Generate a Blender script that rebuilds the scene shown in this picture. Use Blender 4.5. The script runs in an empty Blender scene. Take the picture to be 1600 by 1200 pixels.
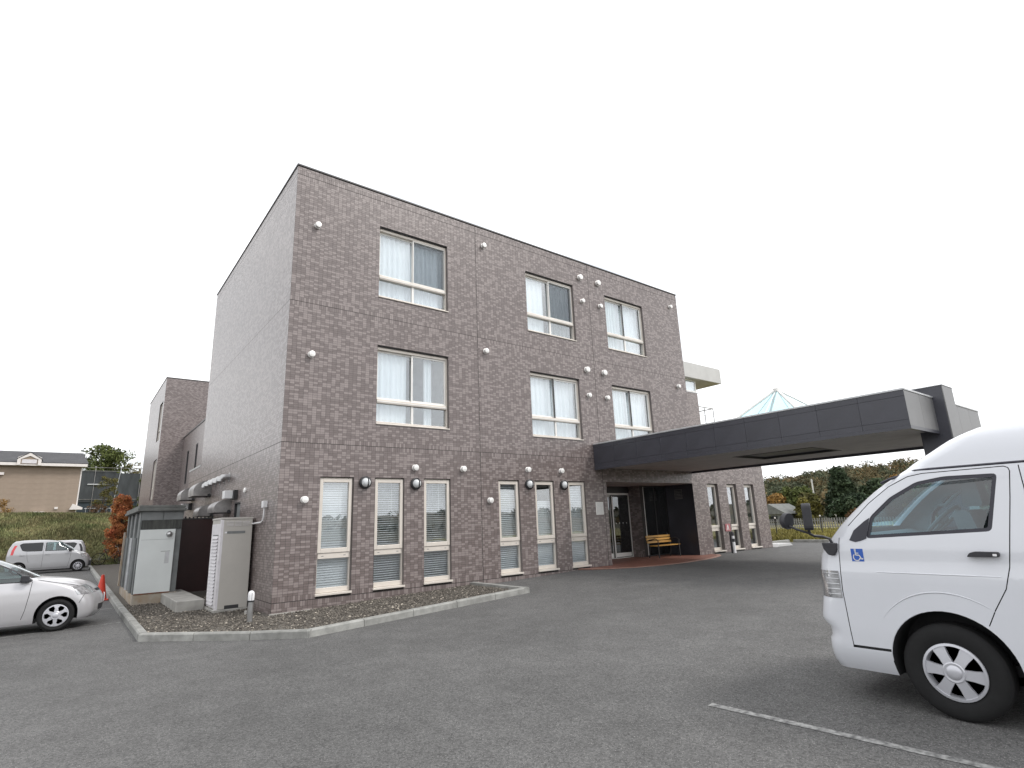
import bpy, bmesh, math, random
import numpy as np
from mathutils import Vector, Matrix

scene = bpy.context.scene
C = scene.collection
random.seed(7)
rng = np.random.default_rng(7)
R = math.radians

# ------------------------------------------------------------------ camera
cam_data = bpy.data.cameras.new('camera')
cam = bpy.data.objects.new('camera', cam_data)
C.objects.link(cam)
cam_data.sensor_width = 36.0
cam_data.lens = 871.97 / 1600 * 36.0
cam_data.clip_start = 0.05
cam_data.clip_end = 3000
PITCH, YAW, ROLL = R(13.9063), R(38.2047), R(-2.2465)
_f = Vector((math.sin(YAW) * math.cos(PITCH), math.cos(YAW) * math.cos(PITCH), math.sin(PITCH)))
_r = Vector((math.cos(YAW), -math.sin(YAW), 0))
_u = _r.cross(_f)
_R = _r * math.cos(ROLL) + _u * math.sin(ROLL)
_U = _u * math.cos(ROLL) - _r * math.sin(ROLL)
m = Matrix((_R, _U, -_f)).transposed().to_4x4()
m.translation = (-3.4889, -12.6709, 1.7421)
cam.matrix_world = m
scene.camera = cam

# ------------------------------------------------------------------ sky and sun
SUN_DIR = Vector((0.52, -0.66, 0.92)).normalized()      # towards the sun
world = bpy.data.worlds.new('World')
scene.world = world
world.use_nodes = True
nt = world.node_tree
nt.nodes.clear()
wo = nt.nodes.new('ShaderNodeOutputWorld')
bg = nt.nodes.new('ShaderNodeBackground')
sky = nt.nodes.new('ShaderNodeTexSky')
sky.sky_type = 'NISHITA'
sky.sun_disc = False
sky.sun_elevation = math.asin(SUN_DIR.z)
sky.sun_rotation = math.atan2(SUN_DIR.x, SUN_DIR.y)
sky.air_density = 1.0
sky.dust_density = 2.0
tc = nt.nodes.new('ShaderNodeTexCoord')
mp = nt.nodes.new('ShaderNodeMapping')
mp.inputs['Scale'].default_value = (1.0, 1.0, 2.6)
nz = nt.nodes.new('ShaderNodeTexNoise')
nz.inputs['Scale'].default_value = 2.3
nz.inputs['Detail'].default_value = 7
nz.inputs['Roughness'].default_value = 0.55
cov = nt.nodes.new('ShaderNodeValToRGB')
cov.color_ramp.elements[0].position = 0.34
cov.color_ramp.elements[0].color = (0.62, 0.62, 0.62, 1)
cov.color_ramp.elements[1].position = 0.52
cov.color_ramp.elements[1].color = (1, 1, 1, 1)
nz2 = nt.nodes.new('ShaderNodeTexNoise')
nz2.inputs['Scale'].default_value = 4.0
nz2.inputs['Detail'].default_value = 6
cl = nt.nodes.new('ShaderNodeValToRGB')
cl.color_ramp.elements[0].position = 0.3
cl.color_ramp.elements[0].color = (9.4, 9.55, 9.8, 1)
cl.color_ramp.elements[1].position = 0.7
cl.color_ramp.elements[1].color = (13.2, 13.2, 13.3, 1)
mx = nt.nodes.new('ShaderNodeMix')
mx.data_type = 'RGBA'
nt.links.new(tc.outputs['Generated'], mp.inputs['Vector'])
nt.links.new(mp.outputs['Vector'], nz.inputs['Vector'])
nt.links.new(mp.outputs['Vector'], nz2.inputs['Vector'])
nt.links.new(nz.outputs['Fac'], cov.inputs['Fac'])
nt.links.new(nz2.outputs['Fac'], cl.inputs['Fac'])
nt.links.new(cov.outputs['Color'], mx.inputs['Factor'])
nt.links.new(sky.outputs['Color'], mx.inputs['A'])
nt.links.new(cl.outputs['Color'], mx.inputs['B'])
nt.links.new(mx.outputs['Result'], bg.inputs['Color'])
bg.inputs['Strength'].default_value = 0.1
nt.links.new(bg.outputs['Background'], wo.inputs['Surface'])

sun_d = bpy.data.lights.new('sun', 'SUN')
sun_d.energy = 1.3
sun_d.angle = R(15)
sun_d.color = (1.0, 0.965, 0.92)
sun = bpy.data.objects.new('sun', sun_d)
C.objects.link(sun)
sun.rotation_euler = (-SUN_DIR).to_track_quat('-Z', 'Y').to_euler()
sun.location = (0, -20, 40)

vs = scene.view_settings
vs.view_transform = 'Standard'
vs.look = 'None'
vs.exposure = 0.52
vs.gamma = 1.0
vs.use_curve_mapping = False

# ------------------------------------------------------------------ materials
MATS = {}


def _node(t, kind, **kw):
    n = t.nodes.new(kind)
    for k, v in kw.items():
        n.inputs[k].default_value = v
    return n


def mat(name, col, rough=0.6, metal=0.0, var=0.1, scale=6.0, bump=0.0, bscale=60.0, spec=0.5, coat=0.0, coat_r=0.04,
        tint=None, rnd=0.0, col2=None, lo=0.35, hi=0.65, stretch=(1, 1, 1), rvar=0.0, detail=6):
    """Principled material: base colour broken up by noise, optional per-face tint ramp, per-object variation."""
    m = bpy.data.materials.new(name)
    m.use_nodes = True
    t = m.node_tree
    b = t.nodes['Principled BSDF']
    tcn = t.nodes.new('ShaderNodeTexCoord')
    mpn = t.nodes.new('ShaderNodeMapping')
    mpn.inputs['Scale'].default_value = stretch
    t.links.new(tcn.outputs['Object'], mpn.inputs['Vector'])
    n = _node(t, 'ShaderNodeTexNoise', Scale=scale, Detail=detail, Roughness=0.6)
    t.links.new(mpn.outputs['Vector'], n.inputs['Vector'])
    rp = t.nodes.new('ShaderNodeValToRGB')
    e = rp.color_ramp.elements
    e[0].position, e[1].position = lo, hi
    if col2 is None:
        e[0].color = tuple(c * (1 - var) for c in col) + (1,)
        e[1].color = tuple(min(1, c * (1 + var)) for c in col) + (1,)
    else:
        e[0].color = tuple(col) + (1,)
        e[1].color = tuple(col2) + (1,)
    t.links.new(n.outputs['Fac'], rp.inputs['Fac'])
    out = rp.outputs['Color']
    if tint:
        at = t.nodes.new('ShaderNodeAttribute')
        at.attribute_name = 'tint'
        r2 = t.nodes.new('ShaderNodeValToRGB')
        el = r2.color_ramp.elements
        el[0].position, el[0].color = tint[0][0], tuple(tint[0][1]) + (1,)
        el[1].position, el[1].color = tint[-1][0], tuple(tint[-1][1]) + (1,)
        for p, c in tint[1:-1]:
            ne = el.new(p)
            ne.color = tuple(c) + (1,)
        t.links.new(at.outputs['Fac'], r2.inputs['Fac'])
        mm = t.nodes.new('ShaderNodeMix')
        mm.data_type = 'RGBA'
        mm.blend_type = 'MULTIPLY'
        mm.inputs['Factor'].default_value = 1.0
        t.links.new(out, mm.inputs['A'])
        t.links.new(r2.outputs['Color'], mm.inputs['B'])
        out = mm.outputs['Result']
    if rnd:
        oi = t.nodes.new('ShaderNodeObjectInfo')
        mr = t.nodes.new('ShaderNodeMapRange')
        mr.inputs['To Min'].default_value = 1 - rnd
        mr.inputs['To Max'].default_value = 1 + rnd
        t.links.new(oi.outputs['Random'], mr.inputs['Value'])
        mm = t.nodes.new('ShaderNodeMix')
        mm.data_type = 'RGBA'
        mm.blend_type = 'MULTIPLY'
        mm.inputs['Factor'].default_value = 1.0
        t.links.new(out, mm.inputs['A'])
        t.links.new(mr.outputs['Result'], mm.inputs['B'])
        out = mm.outputs['Result']
    t.links.new(out, b.inputs['Base Color'])
    b.inputs['Roughness'].default_value = rough
    if rvar:
        mr = t.nodes.new('ShaderNodeMapRange')
        mr.inputs['To Min'].default_value = rough - rvar
        mr.inputs['To Max'].default_value = rough + rvar
        t.links.new(n.outputs['Fac'], mr.inputs['Value'])
        t.links.new(mr.outputs['Result'], b.inputs['Roughness'])
    b.inputs['Metallic'].default_value = metal
    b.inputs['Specular IOR Level'].default_value = spec
    if coat:
        b.inputs['Coat Weight'].default_value = coat
        b.inputs['Coat Roughness'].default_value = coat_r
    if bump:
        n2 = _node(t, 'ShaderNodeTexNoise', Scale=bscale, Detail=4, Roughness=0.6)
        t.links.new(mpn.outputs['Vector'], n2.inputs['Vector'])
        bp = t.nodes.new('ShaderNodeBump')
        bp.inputs['Strength'].default_value = 1.0
        bp.inputs['Distance'].default_value = bump
        t.links.new(n2.outputs['Fac'], bp.inputs['Height'])
        t.links.new(bp.outputs['Normal'], b.inputs['Normal'])
    MATS[name] = m
    return m


def glass(name, tintc=(0.85, 0.93, 0.92), gain=0.9, base=0.05, power=4.0, rough=0.0, wav=0.0):
    """Window glass: clear body with a Fresnel reflection."""
    m = bpy.data.materials.new(name)
    m.use_nodes = True
    t = m.node_tree
    t.nodes.clear()
    o = t.nodes.new('ShaderNodeOutputMaterial')
    tr = t.nodes.new('ShaderNodeBsdfTransparent')
    tr.inputs['Color'].default_value = tuple(tintc) + (1,)
    gl = t.nodes.new('ShaderNodeBsdfGlossy')
    gl.inputs['Roughness'].default_value = rough
    gl.inputs['Color'].default_value = (0.96, 0.98, 1, 1)
    fr = t.nodes.new('ShaderNodeLayerWeight')
    fr.inputs['Blend'].default_value = 0.5
    pw_ = t.nodes.new('ShaderNodeMath')
    pw_.operation = 'POWER'
    pw_.inputs[1].default_value = power
    t.links.new(fr.outputs['Facing'], pw_.inputs[0])
    ma = t.nodes.new('ShaderNodeMath')
    ma.operation = 'MULTIPLY_ADD'
    ma.use_clamp = True
    ma.inputs[1].default_value = gain
    ma.inputs[2].default_value = base
    t.links.new(pw_.outputs['Value'], ma.inputs[0])
    ms = t.nodes.new('ShaderNodeMixShader')
    t.links.new(ma.outputs['Value'], ms.inputs['Fac'])
    t.links.new(tr.outputs['BSDF'], ms.inputs[1])
    t.links.new(gl.outputs['BSDF'], ms.inputs[2])
    t.links.new(ms.outputs['Shader'], o.inputs['Surface'])
    if wav:
        tcn = t.nodes.new('ShaderNodeTexCoord')
        n = _node(t, 'ShaderNodeTexNoise', Scale=1.6, Detail=1)
        t.links.new(tcn.outputs['Object'], n.inputs['Vector'])
        bp = t.nodes.new('ShaderNodeBump')
        bp.inputs['Distance'].default_value = wav
        t.links.new(n.outputs['Fac'], bp.inputs['Height'])
        t.links.new(bp.outputs['Normal'], gl.inputs['Normal'])
        t.links.new(bp.outputs['Normal'], fr.inputs['Normal'])
    MATS[name] = m
    return m


TILE_TINT = [(0.0, (0.72, 0.67, 0.66)), (0.4, (0.86, 0.82, 0.81)), (0.6, (1.14, 1.12, 1.11)), (1.0, (1.34, 1.33, 1.32))]
mat('tile', (0.190, 0.161, 0.155), rough=0.40, var=0.07, scale=9, tint=TILE_TINT, bump=0.0003, bscale=90, spec=0.5, coat=0.5, coat_r=0.27)
mat('mortar', (0.030, 0.026, 0.025), rough=0.9, var=0.15, scale=12)
mat('concrete', (0.36, 0.35, 0.325), rough=0.85, var=0.16, scale=3.5, bump=0.003, bscale=50, rnd=0.06)
mat('kerb_concrete', (0.265, 0.265, 0.25), rough=0.9, var=0.22, scale=5, bump=0.004, bscale=70, rnd=0.10)
mat('stained_concrete', (0.33, 0.25, 0.17), rough=0.9, col2=(0.42, 0.39, 0.34), scale=2.5, bump=0.003)
mat('frame_cream', (0.66, 0.61, 0.55), rough=0.4, metal=0.15, var=0.05, scale=3)
mat('frame_white', (0.78, 0.77, 0.74), rough=0.4, var=0.04, scale=3)
mat('frame_dark', (0.03, 0.03, 0.032), rough=0.5, var=0.1)
mat('reveal', (0.16, 0.14, 0.135), rough=0.7, var=0.1)
mat('room', (0.35, 0.36, 0.35), rough=0.9, var=0.1)
mat('lace', (0.76, 0.80, 0.83), rough=0.9, var=0.05, scale=20, stretch=(1, 1, 0.05))
mat('drape', (0.62, 0.68, 0.70), rough=0.9, var=0.15, scale=14, stretch=(1, 1, 0.05))
mat('drape_dark', (0.20, 0.23, 0.235), rough=0.9, var=0.25, scale=10, stretch=(1, 1, 0.1))
mat('blind', (0.60, 0.62, 0.64), rough=0.5, var=0.05)
mat('blind_dark', (0.34, 0.35, 0.37), rough=0.5, var=0.08)
mat('steel', (0.46, 0.46, 0.46), rough=0.32, metal=0.85, var=0.1, scale=8, rnd=0.08)
mat('vent_white', (0.80, 0.79, 0.77), rough=0.35, metal=0.2, var=0.05, rnd=0.05)
mat('dull_steel', (0.30, 0.29, 0.285), rough=0.42, metal=0.7, var=0.25, scale=4)
mat('lamp_glass', (0.62, 0.64, 0.65), rough=0.15, var=0.08, scale=20, bump=0.002, bscale=90, coat=0.6)
mat('black_metal', (0.022, 0.022, 0.024), rough=0.45, var=0.15)
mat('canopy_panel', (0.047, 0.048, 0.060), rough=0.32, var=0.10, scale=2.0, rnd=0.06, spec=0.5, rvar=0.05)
mat('canopy_panel_lit', (0.15, 0.15, 0.152), rough=0.40, var=0.12, scale=2.2, rnd=0.05, rvar=0.06)  # lighter copy of the canopy panel, grazing sky sheen put into its colour
mat('soffit', (0.44, 0.42, 0.405), rough=0.7, var=0.08, scale=1.5)
mat('zinc', (0.55, 0.56, 0.57), rough=0.45, metal=0.4, var=0.1)
mat('slab_white', (0.50, 0.50, 0.495), rough=0.6, var=0.06, scale=1.2)
mat('coping', (0.06, 0.058, 0.058), rough=0.4, var=0.1)
mat('cab_beige', (0.47, 0.45, 0.415), rough=0.45, var=0.05, scale=1.5, rvar=0.05)
mat('cab_white', (0.66, 0.69, 0.68), rough=0.35, var=0.05, scale=1.4, rvar=0.05)
mat('cab_light', (0.66, 0.64, 0.66), rough=0.45, var=0.06)
mat('shed_grey', (0.175, 0.185, 0.185), rough=0.6, var=0.16, scale=3)
mat('shed_roof', (0.13, 0.135, 0.128), rough=0.75, var=0.22, scale=3)
mat('shed_band', (0.030, 0.032, 0.030), rough=0.7, col2=(0.075, 0.078, 0.07), scale=9, stretch=(3, 3, 0.25))
mat('rust', (0.20, 0.07, 0.03), rough=0.9, var=0.4, scale=20)
mat('maroon', (0.034, 0.012, 0.012), rough=0.45, var=0.2, scale=1.5)
mat('white_plastic', (0.75, 0.75, 0.76), rough=0.4, var=0.04)
mat('cone_red', (0.62, 0.045, 0.02), rough=0.5, var=0.1)
mat('rubber', (0.0065, 0.0065, 0.007), rough=0.85, var=0.2, scale=12)
mat('paint_white', (0.64, 0.655, 0.695), rough=0.28, var=0.02, scale=1.3, coat=1.0)
mat('paint_silver', (0.40, 0.405, 0.42), rough=0.30, metal=0.35, var=0.02, scale=1.0, coat=0.7)
mat('paint_pearl', (0.52, 0.515, 0.53), rough=0.30, metal=0.35, var=0.02, scale=1.0, coat=0.6)
mat('cabin', (0.17, 0.17, 0.17), rough=0.85, var=0.1)
mat('cabin_dark', (0.025, 0.025, 0.027), rough=0.8, var=0.1)
mat('cabin_grey', (0.24, 0.25, 0.25), rough=0.8, var=0.06)
mat('black_plastic', (0.028, 0.028, 0.033), rough=0.5, var=0.1, scale=20)
mat('seal', (0.030, 0.030, 0.042), rough=0.45, var=0.1)
mat('alloy', (0.52, 0.525, 0.56), rough=0.32, metal=0.35, var=0.05, coat=0.2)
mat('lens', (0.62, 0.63, 0.65), rough=0.08, metal=0.7, var=0.35, scale=14, coat=1.0)
mat('tail_red', (0.50, 0.02, 0.025), rough=0.2, var=0.2, coat=1.0)
mat('sticker_blue', (0.025, 0.10, 0.42), rough=0.35, var=0.03)
mat('white_paint', (0.62, 0.62, 0.60), rough=0.75, var=0.1, scale=30)
mat('yellow_wood', (0.50, 0.27, 0.055), rough=0.5, var=0.25, scale=5, stretch=(0.4, 8, 8), rnd=0.12)
mat('porch_tile', (0.20, 0.085, 0.06), rough=0.55, var=0.16, scale=2.5, rnd=0.16)
mat('porch_edge', (0.34, 0.20, 0.16), rough=0.7, var=0.12)
mat('porch_joint', (0.12, 0.07, 0.055), rough=0.9, var=0.1)
mat('red_sign', (0.36, 0.13, 0.14), rough=0.6, var=0.2, scale=30)
mat('dark_red', (0.05, 0.014, 0.014), rough=0.6, var=0.2)
mat('siding', (0.32, 0.255, 0.20), rough=0.8, var=0.05, scale=2.0)
mat('roof_dark', (0.040, 0.040, 0.045), rough=0.6, var=0.2, scale=3, rnd=0.12)
mat('trim_white', (0.74, 0.70, 0.67), rough=0.6, var=0.04)
mat('netting', (0.044, 0.049, 0.053), rough=0.85, var=0.3, scale=1.3, stretch=(1, 1, 0.3))
mat('netting_blue', (0.030, 0.042, 0.052), rough=0.85, var=0.3, scale=1.0)
mat('tube_steel', (0.50, 0.51, 0.52), rough=0.45, metal=0.5, var=0.1)
mat('fence_grey', (0.20, 0.20, 0.195), rough=0.7, var=0.1, rnd=0.1)
mat('bark', (0.10, 0.075, 0.055), rough=0.9, var=0.3, scale=8, bump=0.01, bscale=20)
mat('pale_wall', (0.60, 0.59, 0.56), rough=0.8, var=0.05)
LEAF = [(0.0, (0.35, 0.35, 0.35)), (0.5, (0.9, 0.9, 0.9)), (1.0, (1.9, 1.9, 1.8))]
mat('leaf_green', (0.075, 0.098, 0.036), rough=0.75, col2=(0.105, 0.120, 0.036), scale=0.5, tint=LEAF, spec=0.2)
mat('leaf_dark', (0.036, 0.056, 0.032), rough=0.75, col2=(0.050, 0.070, 0.036), scale=0.5, tint=LEAF, spec=0.2)
mat('leaf_olive', (0.090, 0.088, 0.030), rough=0.75, col2=(0.16, 0.135, 0.035), scale=0.5, tint=LEAF, spec=0.2)
mat('leaf_orange', (0.46, 0.23, 0.085), rough=0.75, col2=(0.44, 0.13, 0.065), scale=1.2, tint=LEAF, spec=0.2)
mat('leaf_gold', (0.25, 0.145, 0.045), rough=0.75, col2=(0.29, 0.175, 0.06), scale=0.5, tint=LEAF, spec=0.2)
mat('leaf_yellow', (0.21, 0.17, 0.04), rough=0.75, col2=(0.15, 0.13, 0.045), scale=0.8, tint=LEAF, spec=0.2)
mat('leaf_brown', (0.095, 0.062, 0.035), rough=0.75, col2=(0.13, 0.07, 0.035), scale=0.5, tint=LEAF, spec=0.2)
mat('leaf_hill', (0.085, 0.098, 0.060), rough=0.8, col2=(0.21, 0.14, 0.065), scale=0.10, lo=0.46, hi=0.68, tint=LEAF, spec=0.15)
mat('field_blade', (0.20, 0.19, 0.055), rough=0.8, col2=(0.30, 0.26, 0.09), scale=0.4, tint=LEAF, spec=0.15)
mat('grass_blade', (0.145, 0.168, 0.072), rough=0.8, col2=(0.24, 0.21, 0.11), scale=0.6, tint=LEAF, spec=0.15)
mat('grass_soil', (0.085, 0.100, 0.036), rough=0.95, col2=(0.14, 0.135, 0.055), scale=0.8, bump=0.03, bscale=5)
mat('field', (0.16, 0.145, 0.045), rough=0.95, col2=(0.24, 0.21, 0.075), scale=0.4, bump=0.03, bscale=5)
mat('hill', (0.026, 0.036, 0.022), rough=0.95, col2=(0.085, 0.062, 0.03), scale=0.04, bump=0.5, bscale=0.4)
mat('far_ground', (0.09, 0.09, 0.06), rough=0.95, var=0.3, scale=0.05)
mat('gravel', (0.060, 0.054, 0.046), rough=0.95, col2=(0.16, 0.145, 0.125), scale=38, bump=0.012, bscale=55, lo=0.3, hi=0.72)
mat('pebble', (0.145, 0.132, 0.115), rough=0.9, var=0.25, scale=30,
    tint=[(0.0, (0.35, 0.33, 0.32)), (0.7, (0.95, 0.93, 0.9)), (0.93, (1.5, 1.48, 1.42)), (1.0, (3.6, 3.55, 3.4))])
glass('win_glass', (0.965, 0.985, 0.99), gain=0.9, base=0.15, power=3.0, wav=0.0012)
glass('door_glass', (0.42, 0.45, 0.45), gain=0.9, base=0.10, power=3.0, wav=0.001)
glass('car_glass', (0.55, 0.70, 0.70), gain=0.9, base=0.08, power=4.0)
glass('van_glass', (0.50, 0.74, 0.82), gain=0.9, base=0.09, power=4.0)  # bluish tint stands in for blue sky reflected in the side glass
glass('privacy_glass', (0.08, 0.09, 0.095), gain=0.9, base=0.05, power=5.0)
glass('roof_glass', (0.74, 0.92, 0.95), gain=0.9, base=0.14, power=4.0)
glass('screen_mesh', (0.80, 0.81, 0.82), gain=0.1, base=0.0, power=5.0, rough=0.5)


def asphalt_material():
    m = bpy.data.materials.new('asphalt')
    m.use_nodes = True
    t = m.node_tree
    b = t.nodes['Principled BSDF']
    tcn = t.nodes.new('ShaderNodeTexCoord')
    fine = _node(t, 'ShaderNodeTexVoronoi', Scale=62.0)
    t.links.new(tcn.outputs['Object'], fine.inputs['Vector'])
    fr = t.nodes.new('ShaderNodeValToRGB')
    fr.color_ramp.elements[0].position = 0.0
    fr.color_ramp.elements[0].color = (0.056, 0.0555, 0.055, 1)
    fr.color_ramp.elements[1].position = 1.0
    fr.color_ramp.elements[1].color = (0.150, 0.1485, 0.146, 1)
    t.links.new(fine.outputs['Color'], fr.inputs['Fac'])
    spk = _node(t, 'ShaderNodeTexNoise', Scale=120.0, Detail=2)
    t.links.new(tcn.outputs['Object'], spk.inputs['Vector'])
    sr = t.nodes.new('ShaderNodeValToRGB')
    sr.color_ramp.elements[0].position = 0.63
    sr.color_ramp.elements[0].color = (0, 0, 0, 1)
    sr.color_ramp.elements[1].position = 0.70
    sr.color_ramp.elements[1].color = (1, 1, 1, 1)
    t.links.new(spk.outputs['Fac'], sr.inputs['Fac'])
    m1 = t.nodes.new('ShaderNodeMix')
    m1.data_type = 'RGBA'
    m1.inputs['B'].default_value = (0.36, 0.355, 0.34, 1)
    t.links.new(sr.outputs['Color'], m1.inputs['Factor'])
    t.links.new(fr.outputs['Color'], m1.inputs['A'])
    big = _node(t, 'ShaderNodeTexNoise', Scale=0.33, Detail=7, Roughness=0.62)
    t.links.new(tcn.outputs['Object'], big.inputs['Vector'])
    br = t.nodes.new('ShaderNodeMapRange')
    br.inputs['From Min'].default_value = 0.3
    br.inputs['From Max'].default_value = 0.7
    br.inputs['To Min'].default_value = 0.76
    br.inputs['To Max'].default_value = 1.10
    t.links.new(big.outputs['Fac'], br.inputs['Value'])
    mid = _node(t, 'ShaderNodeTexNoise', Scale=2.6, Detail=8, Roughness=0.7)
    t.links.new(tcn.outputs['Object'], mid.inputs['Vector'])
    mrg = t.nodes.new('ShaderNodeMapRange')
    mrg.inputs['From Min'].default_value = 0.32
    mrg.inputs['From Max'].default_value = 0.68
    mrg.inputs['To Min'].default_value = 0.90
    mrg.inputs['To Max'].default_value = 1.12
    t.links.new(mid.outputs['Fac'], mrg.inputs['Value'])
    # fine meandering cracks
    wv = _node(t, 'ShaderNodeTexNoise', Scale=0.9, Detail=5, Roughness=0.6)
    t.links.new(tcn.outputs['Object'], wv.inputs['Vector'])
    ckd = t.nodes.new('ShaderNodeMath')
    ckd.operation = 'SUBTRACT'
    ckd.inputs[1].default_value = 0.5
    t.links.new(wv.outputs['Fac'], ckd.inputs[0])
    cka = t.nodes.new('ShaderNodeMath')
    cka.operation = 'ABSOLUTE'
    t.links.new(ckd.outputs['Value'], cka.inputs[0])
    ckr = t.nodes.new('ShaderNodeMapRange')
    ckr.inputs['From Min'].default_value = 0.0
    ckr.inputs['From Max'].default_value = 0.0016
    ckr.inputs['To Min'].default_value = 0.72
    ckr.inputs['To Max'].default_value = 1.0
    t.links.new(cka.outputs['Value'], ckr.inputs['Value'])
    mm1 = t.nodes.new('ShaderNodeMath')
    mm1.operation = 'MULTIPLY'
    t.links.new(mrg.outputs['Result'], mm1.inputs[0])
    t.links.new(ckr.outputs['Result'], mm1.inputs[1])
    mx0 = t.nodes.new('ShaderNodeMix')
    mx0.data_type = 'RGBA'
    mx0.blend_type = 'MULTIPLY'
    mx0.inputs['Factor'].default_value = 1
    t.links.new(m1.outputs['Result'], mx0.inputs['A'])
    t.links.new(mm1.outputs['Value'], mx0.inputs['B'])
    m1 = mx0
    m2 = t.nodes.new('ShaderNodeMix')
    m2.data_type = 'RGBA'
    m2.blend_type = 'MULTIPLY'
    m2.inputs['Factor'].default_value = 1
    t.links.new(m1.outputs['Result'], m2.inputs['A'])
    t.links.new(br.outputs['Result'], m2.inputs['B'])
    t.links.new(m2.outputs['Result'], b.inputs['Base Color'])
    b.inputs['Roughness'].default_value = 0.82
    b.inputs['Specular IOR Level'].default_value = 0.35
    bp = t.nodes.new('ShaderNodeBump')
    bp.inputs['Distance'].default_value = 0.004
    t.links.new(fine.outputs['Distance'], bp.inputs['Height'])
    t.links.new(bp.outputs['Normal'], b.inputs['Normal'])
    MATS['asphalt'] = m


asphalt_material()


def line_paint():
    """Worn road paint: white where the noise keeps it, asphalt grey where it has gone."""
    m = mat('line_paint', (0.10, 0.10, 0.10), rough=0.85, col2=(0.36, 0.36, 0.35), scale=16, lo=0.36, hi=0.66, detail=9)
    return m


line_paint()


def brick_material():
    """The same wall tiles on faces too far off to pick single ones apart."""
    m = bpy.data.materials.new('tile_far')
    m.use_nodes = True
    t = m.node_tree
    b = t.nodes['Principled BSDF']
    tcn = t.nodes.new('ShaderNodeTexCoord')
    sep = t.nodes.new('ShaderNodeSeparateXYZ')
    t.links.new(tcn.outputs['Object'], sep.inputs['Vector'])
    add = t.nodes.new('ShaderNodeMath')
    add.operation = 'ADD'
    t.links.new(sep.outputs['X'], add.inputs[0])
    t.links.new(sep.outputs['Y'], add.inputs[1])
    cmb = t.nodes.new('ShaderNodeCombineXYZ')
    t.links.new(add.outputs['Value'], cmb.inputs['X'])
    t.links.new(sep.outputs['Z'], cmb.inputs['Y'])
    bk = t.nodes.new('ShaderNodeTexBrick')
    bk.inputs['Color1'].default_value = (0.140, 0.112, 0.107, 1)
    bk.inputs['Color2'].default_value = (0.280, 0.238, 0.229, 1)
    bk.inputs['Mortar'].default_value = (0.075, 0.066, 0.064, 1)
    bk.inputs['Scale'].default_value = 1.0
    bk.inputs['Brick Width'].default_value = 0.1
    bk.inputs['Row Height'].default_value = 0.05
    bk.inputs['Mortar Size'].default_value = 0.003
    t.links.new(cmb.outputs['Vector'], bk.inputs['Vector'])
    t.links.new(bk.outputs['Color'], b.inputs['Base Color'])
    b.inputs['Roughness'].default_value = 0.40
    b.inputs['Coat Weight'].default_value = 0.35
    b.inputs['Coat Roughness'].default_value = 0.27
    MATS['tile_far'] = m


brick_material()

# ------------------------------------------------------------------ mesh helpers
ORIGIN = {}


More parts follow.
